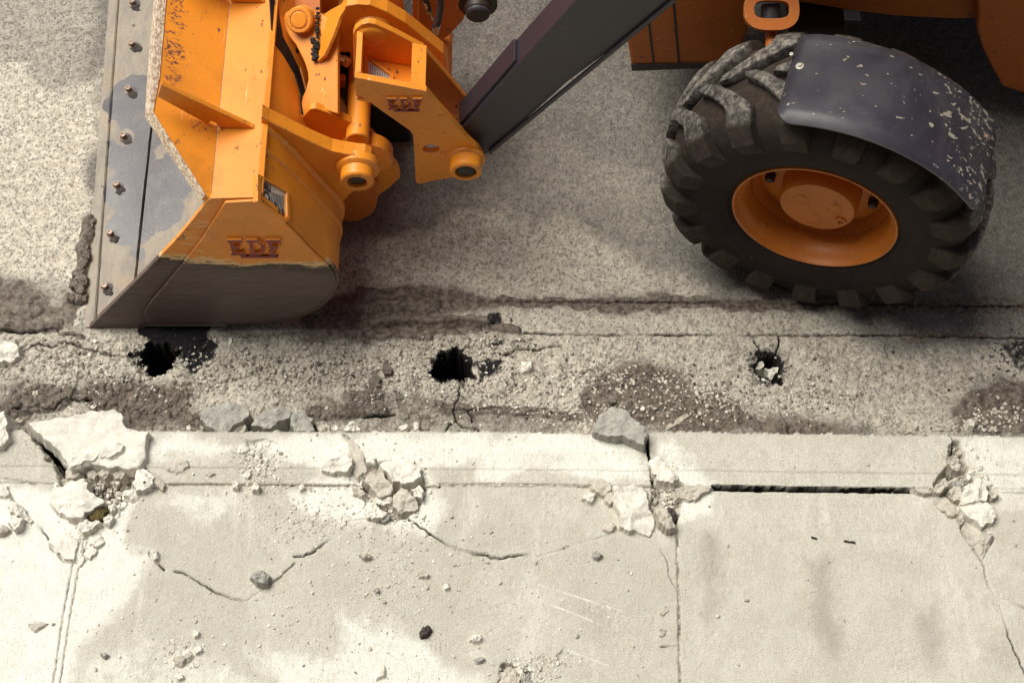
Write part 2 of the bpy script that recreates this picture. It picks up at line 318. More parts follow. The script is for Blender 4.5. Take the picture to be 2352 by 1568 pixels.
RC = [(G('A', [(110, 610), (190, 570), (270, 530), (330, 545), (360, 560), (420, 540), (500, 535), (560, 570), (650, 590), (720, 605), (800, 625), (860, 625), (980, 612)]), .0045),
      (G('D', [(1205, 765), (1300, 768), (1700, 770), (1970, 771), (2060, 771), (2352, 776), (2700, 780)]), .004),
      (G('D', [(850, 693), (1000, 694), (1176, 693), (1500, 694), (2352, 704)]), .003),
      (G('B', [(1130, 610), (1210, 565), (1280, 565), (1360, 575), (1440, 550), (1520, 545)]), .0045),
      (G('B', [(810, 800), (812, 890), (790, 950), (770, 1010), (790, 1060), (830, 1105), (900, 1110), (950, 1130)]), .003),
      (G('B', [(790, 1060), (740, 1100), (725, 1145)]), .003), (G('B', [(870, 1005), (905, 1040), (905, 1070)]), .002),
      (G('C', [(460, 460), (490, 510), (530, 570), (540, 600)]), .003), (G('C', [(655, 465), (665, 530), (640, 600)]), .002),
      (G('C', [(660, 790), (675, 870), (665, 950), (690, 1040), (725, 1090), (735, 1145)]), .003),
      (G('A', [(0, 450), (100, 455), (180, 458), (300, 450), (390, 432), (420, 470), (520, 492), (580, 490)]), .004),
      (G('A', [(110, 1000), (250, 985), (380, 1000), (470, 920), (640, 930)]), .004), (G('B', [(0, 1050), (120, 1045), (280, 1035), (370, 1020)]), .004),
      (G('B', [(780, 1000), (900, 1000), (1100, 990), (1240, 1010), (1420, 1020), (1600, 1030)]), .003)]
MUD = [(G('D', [(830, 655), (900, 662), (1060, 672), (1176, 686), (1500, 690), (1800, 700), (2352, 692), (2352, 712), (1700, 709), (1500, 706), (1250, 704), (1100, 712), (1000, 722), (1080, 745), (1180, 760), (1180, 768), (1000, 775), (830, 780), (700, 760), (700, 700), (780, 680)]), 1),
       (G('D', [(-60, 640), (60, 640), (90, 660), (130, 690), (190, 640), (200, 520), (190, 760), (0, 752), (-60, 750)]), .62),
       (G('D', [(1330, 900), (1400, 862), (1440, 842), (1510, 855), (1570, 880), (1610, 905), (1650, 890), (1700, 930), (1740, 960), (1800, 990), (1400, 990), (1330, 960)]), .95),
       (G('D', [(1760, 950), (1850, 970), (2000, 985), (1990, 1000), (1700, 1000)]), .8),
       (G('D', [(2200, 950), (2250, 900), (2300, 872), (2400, 868), (2400, 1000), (2290, 995), (2240, 985)]), .95),
       (G('D', [(160, 905), (230, 885), (330, 885), (450, 880), (440, 930), (480, 970), (450, 992), (300, 992), (240, 950)]), .75),
       (G('D', [(-40, 900), (60, 885), (160, 905), (120, 950), (30, 985), (-40, 985)]), .5),
       (G('D', [(700, 915), (900, 900), (1000, 920), (1200, 930), (1330, 955), (1330, 992), (850, 992), (700, 975)]), .5),
       (G('D', [(460, 745), (850, 745), (800, 790), (560, 800)]), .6), (G('D', [(2085, 762), (2130, 757), (2200, 766), (2250, 762), (2260, 778), (2180, 782), (2090, 780)]), 1),
       (G('D', [(1998, 728), (2020, 728), (2022, 752), (2000, 752)]), 1.1), (G('D', [(1490, 676), (1520, 672), (1560, 690), (1560, 712), (1500, 708)]), 1.1)]
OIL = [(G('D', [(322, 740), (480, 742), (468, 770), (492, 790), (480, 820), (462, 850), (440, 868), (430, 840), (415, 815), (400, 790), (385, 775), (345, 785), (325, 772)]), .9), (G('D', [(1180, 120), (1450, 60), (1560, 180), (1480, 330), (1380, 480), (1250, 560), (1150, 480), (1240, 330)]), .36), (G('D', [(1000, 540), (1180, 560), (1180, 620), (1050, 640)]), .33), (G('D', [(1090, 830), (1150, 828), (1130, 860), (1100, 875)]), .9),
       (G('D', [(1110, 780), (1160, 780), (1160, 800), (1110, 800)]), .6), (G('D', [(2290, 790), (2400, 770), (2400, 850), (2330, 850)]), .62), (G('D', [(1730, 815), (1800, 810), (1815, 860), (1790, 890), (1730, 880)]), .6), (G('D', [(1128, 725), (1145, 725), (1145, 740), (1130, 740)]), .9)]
PALE = [(G('D', [(-3500, 440), (820, 540), (1000, 500), (1300, 480), (1500, 590), (1700, 690), (2000, 780), (6000, 800), (6000, 1010), (-3500, 1010)]), .62), (G('D', [(-3500, -100), (240, -100), (240, 260), (-3500, 300)]), .5), (G('D', [(880, 400), (1040, 430), (1300, 300), (1500, 380), (1560, 600), (1700, 680), (1000, 690), (800, 640)]), .30),
        (G('D', [(-3500, 120), (60, 150), (130, 200), (235, 160), (215, 430), (190, 600), (170, 660), (90, 640), (-3500, 630)]), 1), (G('D', [(1000, 722), (1150, 705), (1500, 712), (1600, 725), (1400, 760), (1200, 765), (1020, 745)]), .6),
        (G('D', [(60, 780), (330, 790), (480, 850), (700, 830), (1000, 800), (1300, 800), (1450, 830), (1350, 890), (1000, 890), (700, 900), (400, 870), (100, 880)]), .45), (G('D', [(1000, 560), (1350, 590), (1550, 640), (1400, 685), (1100, 675), (900, 640)]), .25),
        (G('D', [(1090, 800), (1300, 820), (1240, 870), (1080, 920), (1010, 900)]), .6), (G('D', [(-60, 735), (130, 738), (135, 762), (-60, 762)]), .7)]
RIDGE = [(G('A', [(0, 425), (200, 420), (390, 405)]), .030, .018), (G('A', [(440, 480), (580, 485)]), .014, .012), (G('A', [(60, 960), (250, 900), (450, 880)]), .04, .022), (G('A', [(120, 1020), (400, 965), (480, 930)]), .018, .016),
         (G('B', [(-200, 1015), (0, 1015), (250, 985)]), .03, .020), (G('B', [(60, 900), (230, 890)]), .03, .02), (G('D', [(860, 748), (950, 742), (1100, 745), (1190, 758)]), .02, .016),
         (G('D', [(790, 772), (980, 775)]), .018, .016), (G('D', [(205, 505), (195, 560), (185, 620), (185, 690)]), .028, .030), (G('D', [(860, 745), (1000, 735), (1120, 740)]), .02, .02),
         (G('A', [(30, 350), (190, 355), (300, 290)]), .02, .014), (G('D', [(1000, 935), (1110, 942), (1240, 950), (1330, 962)]), .02, .014), (G('D', [(700, 712), (820, 705), (1000, 700)]), .03, .015)]
yj = Pz(1500, 770)[1]
MUDL = [(G('D', [(830, 668), (920, 672), (1000, 682), (1100, 690), (1176, 694), (1500, 696)]), .020, 1.1), (G('D', [(1500, 696), (1800, 700), (2400, 702)]), .021, 1.35), (G('D', [(1480, 690), (1560, 694)]), .026, 1.1), (G('D', [(1680, 702), (1950, 706), (2100, 702)]), .022, 1.1), (G('D', [(2085, 770), (2150, 768), (2260, 774)]), .013, 1.1), (G('D', [(2270, 708), (2400, 706)]), .022, 1)]
def road_field(X, Y, fine=True):
    Xw = X+.010*fbm(X, Y, 22, 3, 5); Yw = Y+.010*fbm(X, Y, 22, 3, 6)
    near = (np.abs(X) < 2.6) & (Y < 2.4)
    gut = sstep(yj+.02, yj-.03, Yw)*near
    mud = np.zeros(X.shape); oil_and_shade = mud.copy(); pale = mud.copy(); crk = mud.copy()
    for p, a in MUD: mud = np.maximum(mud, a*sstep(-.06, .055, sdpoly(Xw, Yw, p)+.05*fbm(X, Y, 7, 4, 17)))
    for p, a in OIL: oil_and_shade = np.maximum(oil_and_shade, a*sstep(-.035, .02, sdpoly(Xw, Yw, p)+.04*fbm(X, Y, 9, 4, 18)))
    for p, a in PALE: pale = np.maximum(pale, a*sstep(-.11, .09, sdpoly(Xw, Yw, p, .14)+.10*fbm(X, Y, 4, 4, 19)))
    h = .006*fbm(X, Y, 2.5, 3, 1)+.0022*fbm(X, Y, 70, 3, 2)
    w1, w2, wh = worley(Xw, Yw, 42, 3)
    rub = gut*sstep(-.25, .25, fbm(X, Y, 5, 3, 8)+.12)*(1-.75*sstep(.1, .8, X+.3*fbm(X, Y, 3, 2, 44)))
    h = h+gut*(.016*fbm(X, Y, 9, 4, 3)+.006*ridged(X, Y, 24, 3, 4))+rub*.013*wh*sstep(.0, .25, w2-w1)
    h = h+mud*(.010*fbm(X, Y, 16, 4, 9)+.006*ridged(Xw, Yw, 18, 3, 7))
    w1, w2, wh = worley(Xw, Yw, 14, 6); h = h+gut*.010*(wh-.5)*sstep(0, .06, w2-w1)
    for p, w, a in RIDGE:
        d = pdist(X+.022*fbm(X, Y, 14, 3, 15), Y+.022*fbm(X, Y, 14, 3, 16), p, .12); k = np.sqrt(np.clip(1-(d/w)**2, 0, 1)); h = h+a*k*(1+.5*fbm(X, Y, 20, 3, 2)); mud = np.maximum(mud, .62*sstep(w*1.15, w*.8, d)); rub = rub*(1-k)
    for p, w in RC:
        d = pdist(X+.006*fbm(X, Y, 55, 2, 12), Y+.006*fbm(X, Y, 55, 2, 13), p, .06); wv = w*(.45+1.1*np.clip(fbm(X, Y, 10, 2, 14)+.35, 0, 1)); k = sstep(wv+.0026, wv*.3, d)*np.clip(.7+1.4*fbm(X, Y, 6, 2, 25), .2, 1); h = h-.028*k; crk = np.maximum(crk, k)
    for p, dep in HOLES:
        sdh = sdpoly(X+.034*fbm(X, Y, 34, 4, 21), Y+.034*fbm(X, Y, 34, 4, 22), p); k = sstep(-.002, .012, sdh)
        h = h+.010*sstep(.05, .0, -sdh)*(sdh < 0)*fbm(X, Y, 30, 3, 3); h = h-dep*k*(1+.15*fbm(X, Y, 20, 3, 4)); kk = sstep(-.016, -.002, sdh); oil_and_shade = np.maximum(oil_and_shade, 1.1*kk); crk = np.maximum(crk, sstep(-.009, -.001, sdh)); oil_and_shade = np.maximum(oil_and_shade, .55*sstep(-.06, .0, sdh+.05*fbm(X, Y, 14, 3, 33)))  # shade inside the holes put into both masks; tar rim around
    for p, w, a in MUDL:
        d = pdist(X+.03*fbm(X, Y, 14, 4, 15), Y+.03*fbm(X, Y, 14, 4, 16), p, .1); mud = np.maximum(mud, a*sstep(w*1.5, w*.6, d)); oil_and_shade = np.maximum(oil_and_shade, .30*a*sstep(w*1.3, w*.4, d))
    kf = yfront(X); h = np.where(Y < kf-.02, np.minimum(h, -.05), h)
    pale = pale*(1-.6*mud)
    return h, np.stack([mud, pale, oil_and_shade, crk], -1)
def axis(a, b, st, far):
    c = list(np.arange(a, b, st)); g = st; hi = []; x = c[-1]
    while x < far: g *= 1.35; x += g; hi.append(x)
    lo = []; x = c[0]; g = st
    while x > -far: g *= 1.35; x -= g; lo.append(x)
    return np.array(lo[::-1]+c+hi)
def grid_faces(nx, ny):
    i = np.arange(nx-1)[None, :]+np.arange(ny-1)[:, None]*nx; i = i.ravel(); return np.stack([i, i+1, i+nx+1, i+nx], -1)
xs = axis(-2.35, 2.35, GS, 40); ys = np.concatenate([np.arange(-.55, 1.95, GS)]); g = GS; e = []
y_ = ys[-1]
while y_ < 40: g *= 1.35; y_ += g; e.append(y_)
ys = np.concatenate([ys, e]); X, Y = np.meshgrid(xs, ys)
H, MK = road_field(X.ravel(), Y.ravel())
tag(mesh_np('road', np.stack([X.ravel(), Y.ravel(), H], -1), grid_faces(len(xs), len(ys)), M['road'], None, True, {'mask': MK}), 'worn grey carriageway with broken muddy gutter strip and three holes', 'road', None, 'structure')
# ---- kerb and pavement
JL = G('D', [(197, 1225), (176, 1290), (155, 1400), (130, 1568), (100, 1760)], KT); JR = G('D', [(1552, 1170), (1556, 1250), (1560, 1400), (1562, 1568), (1564, 1760)], KT)
JF = G('D', [(2197, 1185), (2215, 1230), (2238, 1264), (2258, 1286), (2265, 1330), (2278, 1356), (2295, 1380), (2306, 1420), (2318, 1460), (2335, 1500), (2352, 1540), (2380, 1640), (2400, 1760)], KT)
PC = [(G('E', [(1030, 670), (1070, 730), (1130, 790)], KT), .0035), (G('E', [(1200, 800), (1260, 810), (1310, 835), (1380, 885), (1500, 945), (1600, 990), (1700, 1000), (1800, 930), (1900, 860), (2030, 740)], KT), .0026), (G('E', [(2030, 693), (2090, 690), (2170, 655), (2240, 600), (2352, 540)], KT), .003),
      (G('E', [(0, 190), (40, 250), (70, 280), (140, 360), (210, 440), (270, 495), (330, 560), (350, 640), (400, 680), (440, 730), (520, 735)], KT), .0062), (G('E', [(0, 275), (60, 280)], KT), .004),
      (G('F', [(460, 430), (560, 500), (640, 560), (720, 610), (850, 660), (920, 675), (1000, 680), (1030, 700), (1080, 705), (1200, 690), (1270, 680), (1360, 695), (1480, 660), (1570, 630)], KT), .0048), (G('F', [(1570, 630), (1640, 600), (1750, 575), (1850, 550)], KT), .001),
      (G('F', [(2200, 640), (2250, 740), (2255, 800), (2270, 860), (2310, 920)], KT), .002), (G('F', [(2200, 1315), (2310, 1315)], KT), .002), (G('F', [(2200, 1200), (2245, 1210), (2230, 1250), (2200, 1250)], KT), .002),
      (G('G', [(1890, 430), (1950, 570), (2010, 650), (2060, 715), (2085, 660), (2140, 565)], KT), .0055), (JF[3:], .0042), (G('G', [(2180, 1000), (2250, 995), (2300, 1020), (2360, 1055)], KT), .0048),
      (G('D', [(1487, 992), (1489, 1040), (1496, 1085), (1502, 1112)], KT), .007), (G('D', [(2182, 998), (2190, 1020), (2186, 1050), (2176, 1075), (2176, 1110)], KT), .006),
      (G('D', [(790, 1000), (815, 1025), (832, 1050), (842, 1080), (850, 1112)], KT), .0045), (G('B', [(240, 1340), (290, 1390), (330, 1470), (420, 1510)], KT), .005), (G('F', [(0, 530), (40, 450), (160, 440), (300, 470)], KT), .002),
      (G('A', [(0, 1460), (140, 1475), (250, 1500)], KT), .002), (G('G', [(2100, 245), (2250, 240), (2352, 235)], KT), .007), (G('D', [(560, 990), (590, 1020), (640, 1040), (610, 1080), (540, 1100)], KT), .0012)]
GAP = [(G('D', [(1640, 1120), (1760, 1123), (1900, 1125), (2050, 1126), (2138, 1130)], KT), .0075), (G('D', [(1486, 990), (1488, 1040), (1495, 1080), (1503, 1112)], KT), .0022), (G('D', [(2182, 1040), (2178, 1070), (2176, 1100)], KT), .003), (G('D', [(62, 985), (80, 1000), (118, 1040), (150, 1085)], KT), .008)]
GRJ = [(G('D', [(390, 1113), (800, 1116), (1010, 1118)], KT), .0035), (G('D', [(1010, 1114), (1200, 1113), (1350, 1117), (1500, 1119)], KT), .004), ([(x-.012, y) for x, y in JL], .002), ([(x+.012, y) for x, y in JL], .002), (JR, .0042)]
RUB = [(G('D', [(835, 1065), (890, 1060), (960, 1075), (975, 1120), (965, 1165), (930, 1195), (880, 1200), (850, 1180), (830, 1130)], KT), .055), (G('D', [(760, 1060), (850, 1050), (850, 1110), (830, 1120), (770, 1100)], KT), .012),
       (G('D', [(62, 985), (80, 1000), (115, 1030), (160, 1080), (205, 1080), (320, 1065), (350, 1100), (320, 1130), (290, 1150), (240, 1180), (150, 1130), (110, 1060), (75, 1010)], KT), .075),
       (G('D', [(1490, 1085), (1505, 1065), (1540, 1100), (1580, 1118), (1570, 1150), (1556, 1200), (1530, 1215), (1500, 1160), (1492, 1120)], KT), .06), (G('D', [(1400, 1115), (1460, 1118), (1500, 1140), (1505, 1205), (1480, 1222), (1430, 1210), (1405, 1150)], KT), .025),
       (G('D', [(2145, 1120), (2172, 1070), (2176, 1030), (2206, 1010), (2212, 1060), (2225, 1100), (2275, 1120), (2275, 1160), (2290, 1190), (2260, 1210), (2200, 1190), (2160, 1160)], KT), .07),
       (G('F', [(1080, 1500), (1130, 1435), (1230, 1440), (1310, 1500), (1320, 1640), (1050, 1640)], KT), .07), (G('A', [(1690, 1210), (1790, 1180), (1890, 1220), (1860, 1330), (1700, 1370), (1690, 1290)], KT), .014),
       (G('E', [(1180, 1290), (1300, 1270), (1400, 1310), (1400, 1420), (1250, 1450), (1160, 1380)], KT), .006), (G('F', [(1350, 1400), (1480, 1370), (1550, 1310), (1550, 1390), (1400, 1450)], KT), .014), (G('E', [(560, 560), (600, 555), (700, 540), (740, 600), (640, 690), (580, 760), (530, 740)], KT), .012),
       (G('D', [(690, 1130), (760, 1160), (830, 1200), (760, 1240), (700, 1190)], KT), .005), (G('E', [(620, 200), (900, 150), (960, 300), (780, 440), (640, 480)], KT), .02), (G('F', [(2190, 1090), (2250, 1010), (2270, 1050), (2215, 1110)], KT), .008)]
PPALE = [(G('D', [(-500, 440), (820, 540), (1000, 500), (1300, 480), (1500, 590), (1700, 690), (2000, 780), (2500, 800), (2500, 1010), (-500, 1010)]), .62), (G('D', [(-500, -100), (240, -100), (240, 260), (-500, 300)]), .5), (G('D', [(880, 400), (1040, 430), (1300, 300), (1500, 380), (1560, 600), (1700, 680), (1000, 690), (800, 640)]), .30),
        (G('D', [(-2500, 1090), (340, 1120), (300, 1200), (330, 1290), (300, 1370), (210, 1450), (150, 1568), (100, 1800), (-2500, 1800)], KT), 1.0), (G('D', [(320, 1000), (1480, 1005), (1480, 1050), (900, 1070), (330, 1060)], KT), .8),  # left slab: whiter concrete, with some of its brighter light painted in
         (G('D', [(1495, 1000), (1560, 1000), (1620, 1118), (1500, 1110)], KT), .85), (G('D', [(2200, 1005), (5000, 1005), (5000, 1130), (2260, 1120)], KT), .6), (G('D', [(360, 1440), (500, 1500), (620, 1568), (640, 1800), (150, 1800), (180, 1500)], KT), .5), (G('D', [(1110, 1040), (1480, 1040), (1480, 1108), (1110, 1100)], KT), .85),
         (G('D', [(760, 1370), (840, 1400), (960, 1455), (1120, 1530), (1180, 1568), (1190, 1800), (620, 1800), (620, 1568), (560, 1500), (620, 1470), (760, 1500)], KT), .62), (G('D', [(840, 1070), (970, 1060), (985, 1115), (1010, 1130), (990, 1230), (800, 1230), (700, 1180), (650, 1130)], KT), .75), (G('D', [(1560, 1120), (1640, 1125), (1610, 1170), (1568, 1190)], KT), .9),
         (G('D', [(330, 1120), (700, 1120), (640, 1180), (430, 1200), (330, 1180)], KT), .55), (G('D', [(1200, 1410), (1260, 1400), (1270, 1490), (1190, 1480)], KT), .4), (G('D', [(2270, 1130), (2400, 1125), (2400, 1180), (2290, 1180)], KT), .5), (G('D', [(1400, 1112), (1500, 1115), (1500, 1220), (1410, 1210)], KT), .6)]
PGREY = [(G('D', [(1622, 1230), (1645, 1235), (1650, 1330), (1635, 1420), (1624, 1420)], KT), .8), (G('D', [(1870, 1300), (1900, 1280), (1905, 1370), (1900, 1400), (1930, 1460), (1920, 1500), (1870, 1440), (1880, 1370)], KT), .75), (G('D', [(2115, 1420), (2145, 1400), (2160, 1480), (2150, 1530), (2120, 1510)], KT), .7),
         (G('D', [(1330, 1380), (1400, 1400), (1410, 1440), (1380, 1480), (1340, 1440)], KT), .4), (G('D', [(2260, 1480), (2340, 1480), (2340, 1540), (2270, 1540)], KT), .45), (G('D', [(560, 1010), (620, 1020), (625, 1060), (570, 1055)], KT), .35), (G('D', [(1580, 1230), (1600, 1250), (1590, 1300), (1575, 1290)], KT), .3)]
SCR = [((1360, 890), (1940, 1080), .006, .9), ((1450, 1035), (1780, 1165), .005, .9), ((1500, 960), (1900, 1095), .012, .5), ((1150, 625), (1360, 680), .007, .8), ((1560, 1340), (1840, 1445), .008, .8), ((1620, 1280), (1800, 1340), .005, .6), ((1600, 1100), (1860, 1160), .004, .7), ((1240, 870), (1500, 950), .004, .6),
       ((0, 1030), (540, 1260), .05, .75), ((500, 1240), (1080, 1430), .045, .8), ((1380, 930), (1560, 1000), .004, .6)]
def pav_field(X, Y):
    Xw = X+.012*fbm(X, Y, 20, 4, 5); Yw = Y+.012*fbm(X, Y, 20, 4, 6)
    kf = yfront(X)+.006*fbm(X, Y*0, 6, 4, 3)+.003*fbm(X, Y*0, 60, 3, 4); kb = yback(X)
    h = KT+.0022*fbm(X, Y, 1.6, 3, 1)+.0011*fbm(X, Y, 90, 3, 2)
    onk = Y > kb; t = (Y-kb)/(kf-kb)
    h = h+np.where(onk, .006+.0045*sstep(.28, .31, t+.015*fbm(X, Y, 9, 3, 2))-.003*sstep(.66, .70, t+.02*fbm(X, Y, 9, 3, 2)), 0)
    dents = sstep(.28, .5, fbm(X, Y, 7, 4, 31)); h = h-dents*.0016*sstep(.0, .3, ridged(X, Y, 60, 2, 5)-.3)
    mud = np.zeros(X.shape); pale = mud.copy(); grey = mud.copy(); crk = mud.copy()
    for p, a in PPALE: pale = np.maximum(pale, a*sstep(-.10, .08, sdpoly(Xw, Yw, p, .15)+.10*fbm(X, Y, 5, 4, 19)))
    for p, a in PGREY: grey = np.maximum(grey, a*sstep(-.075, .035, sdpoly(Xw, Yw, p, .15)))
    for a_, b_, w, am in SCR:
        d = pdist(X+.004*fbm(X, Y, 12, 2, 12), Y+.006*fbm(X, Y, 6, 2, 13), G('F', [a_, b_], KT), .16); pale = np.maximum(pale, am*.62*sstep(w*1.6, w*.2, d)*np.clip(.8+.9*fbm(X, Y, 8, 2, 27), .2, 1))
    for p, dep in RUB:
        s_ = sdpoly(X+.02*fbm(X, Y, 26, 3, 21), Y+.02*fbm(X, Y, 26, 3, 22), p); k = sstep(-.003, .009, s_)
        w1, w2, wh = worley(Xw, Yw, 34, 8); dep = min(dep, .045); h = h-dep*k+k*min(dep, .03)*(1.1*wh+.8*fbm(X, Y, 30, 3, 7))*sstep(0, .2, w2-w1)
        if dep > .03: mud = np.maximum(mud, .75*k); crk = np.maximum(crk, .30*k*(wh < .25))
        else: mud = np.maximum(mud, .25*k*wh)
    for p, w in PC:
        d = pdist(X+.006*fbm(X, Y, 50, 2, 12), Y+.006*fbm(X, Y, 50, 2, 13), p, .06); wv = w*(.45+1.0*np.clip(fbm(X, Y, 10, 2, 14)+.35, 0, 1)); fd = min(1.0, w/.0035)*np.clip(.55+1.3*fbm(X, Y, 7, 2, 25), .12, 1); k = sstep(wv+.0026, wv*.3, d)*fd; h = h-.022*k; crk = np.maximum(crk, k)
    for p, w in GAP:
        d = pdist(X+.003*fbm(X, Y, 40, 2, 12), Y+.004*fbm(X, Y, 30, 3, 13), p, .06); k = sstep(w+.003, w-.001, d); h = h-.14*k; crk = np.maximum(crk, sstep(w+.006, w+.001, d))  # crack mask widened so the gap walls carry painted shade
    for p, w in GRJ:
        d = pdist(X+.003*fbm(X, Y, 50, 2, 12), Y+.003*fbm(X, Y, 50, 2, 13), p, .06); k = sstep(w+.003, w*.6, d); h = h-.007*k+.004*k*fbm(X, Y, 90, 2, 7); mud = np.maximum(mud, .9*k); crk = np.maximum(crk, (.5 if w > .004 else .2)*k*sstep(-.1, .3, fbm(X, Y, 45, 3, 9)))
    g = (np.abs(X) < 2.4) & (Y > -1.7)
    # front arris, rounded and chipped
    s_ = kf-Y; h = h-.012*sstep(.016, 0, s_)*(s_ > 0)-.16*sstep(.0, -.007, s_)
    return h, np.stack([mud, pale, grey, crk], -1)
ys = np.concatenate([np.arange(-1.62, -.395, GS)]); lo = []; g = GS; y_ = ys[0]
while y_ > -25: g *= 1.35; y_ -= g; lo.append(y_)
ys = np.concatenate([lo[::-1], ys]); X, Y = np.meshgrid(xs, ys); X = X.ravel(); Y = Y.ravel()
H, MK = pav_field(X, Y); FC = grid_faces(len(xs), len(ys)); cx = X[FC].mean(1); cy = Y[FC].mean(1)
keep = cy < yfront(cx)+.03; FC = FC[keep]; cx = cx[keep]; cy = cy[keep]
isk = cy > yback(cx)
def cut(pts, c): return np.interp(c[1], [p[1] for p in pts[::-1]], [p[0] for p in pts[::-1]]) if pts[0][1] > pts[-1][1] else np.interp(c[1], [p[1] for p in pts], [p[0] for p in pts])
def submesh(name, sel, mat):
    f = FC[sel]; u, inv = np.unique(f, return_inverse=True); return mesh_np(name, np.stack([X[u], Y[u], H[u]], -1), inv.reshape(f.shape), mat, None, True, {'mask': MK[u]})
kx = [Pz(u, v, KT)[0] for u, v in ((60, 1050), (838, 1060), (1493, 1050), (2178, 1060))]; kx = [-99]+kx+[99]
KL = ['length of kerb at the left frame edge left of the tilted slab', 'long chalky kerb length between the tilted slab and the crumbled break', 'white kerb length between the crumbled break and the grey pointed stone', 'intact kerb length with the wide dark gap along its back edge', 'kerb length right of the rubble filled break']
for i in range(5):
    tag(submesh('kerb', isk & (cx > kx[i]) & (cx <= kx[i+1]), M['kerb']), KL[i], 'kerb', 'kerb lengths between road and pavement', 'structure')
xl, xr, xf = cut(JL, (cx, cy)), cut(JR, (cx, cy)), cut(JF, (cx, cy))
for lab, sel in (('white pavement slab left of the double joint line', cx <= xl), ('large stained pavement slab with curved cracks in the middle', (cx > xl) & (cx <= xr)), ('beige pavement slab with three grey smudges', (cx > xr) & (cx <= xf)), ('pavement slab at the right frame edge beyond the branching crack', cx > xf)):
    tag(submesh('pavement', (~isk) & sel, M['pavement']), lab, 'pavement', 'cast slabs of the pavement', 'structure')
def blocker_wall():  # unseen front added behind the camera to hold back sky light
    bm = bmesh.new(); x0, x1, y, z1 = -14, 14, -4.6, 11
    outer = [(x1, y, 0), (x0, y, 0), (x0, y, z1), (x1, y, z1)]; holes = []
    for i in range(9):
        for z in (1.2, 4.4, 7.6):
            x = -12.2+i*3; holes.append([(x+1.1, y, z), (x, y, z), (x, y, z+1.7), (x+1.1, y, z+1.7)])
    loops = [outer]+holes; flat = [p for l in loops for p in l]; tr = tessellate_polygon([[Vector(p) for p in l] for l in loops])
    a = [bm.verts.new(p) for p in flat]; b = [bm.verts.new((p[0], p[1]-.35, p[2])) for p in flat]
    for t in tr: bm.faces.new([a[i] for i in t]); bm.faces.new([b[i] for i in t][::-1])
    k = 0
    for l in loops:
        for i in range(4): p, q = k+i, k+(i+1) % 4; bm.faces.new([a[p], b[p], b[q], a[q]])
        k += 4
    bmesh.ops.create_cube(bm, size=1, matrix=Matrix.Translation((0, y-3, 5)) @ Matrix.Diagonal((27.8, 5.2, 9.9, 1)))
    s = NT('dark_blocker_brick'); f = s.noise(3, 5, .6); s.bump(s.noise(40, 4), .004, .6); m = s.done(s.mix(f, (.10, .07, .055), (.16, .12, .095)), .9)
    return mesh_bm('sky_blocker', bm, m)
tag(blocker_wall(), 'added unseen dark wall behind the viewpoint, blocking sky light', 'sky_blocker', None, 'structure')
s = 60
tag(mesh_np('subsoil', [(-s, -s, -.34), (s, -s, -.34), (s, s, -.34), (-s, s, -.34)], [(0, 1, 2, 3)], M['dark']), 'dark soil beneath the paving', 'ground', None, 'structure')
def hroad(x, y): h, _ = road_field(np.array([float(x)]), np.array([float(y)])); return float(h[0])
def hpav(x, y): h, _ = pav_field(np.array([float(x)]), np.array([float(y)])); return float(h[0])
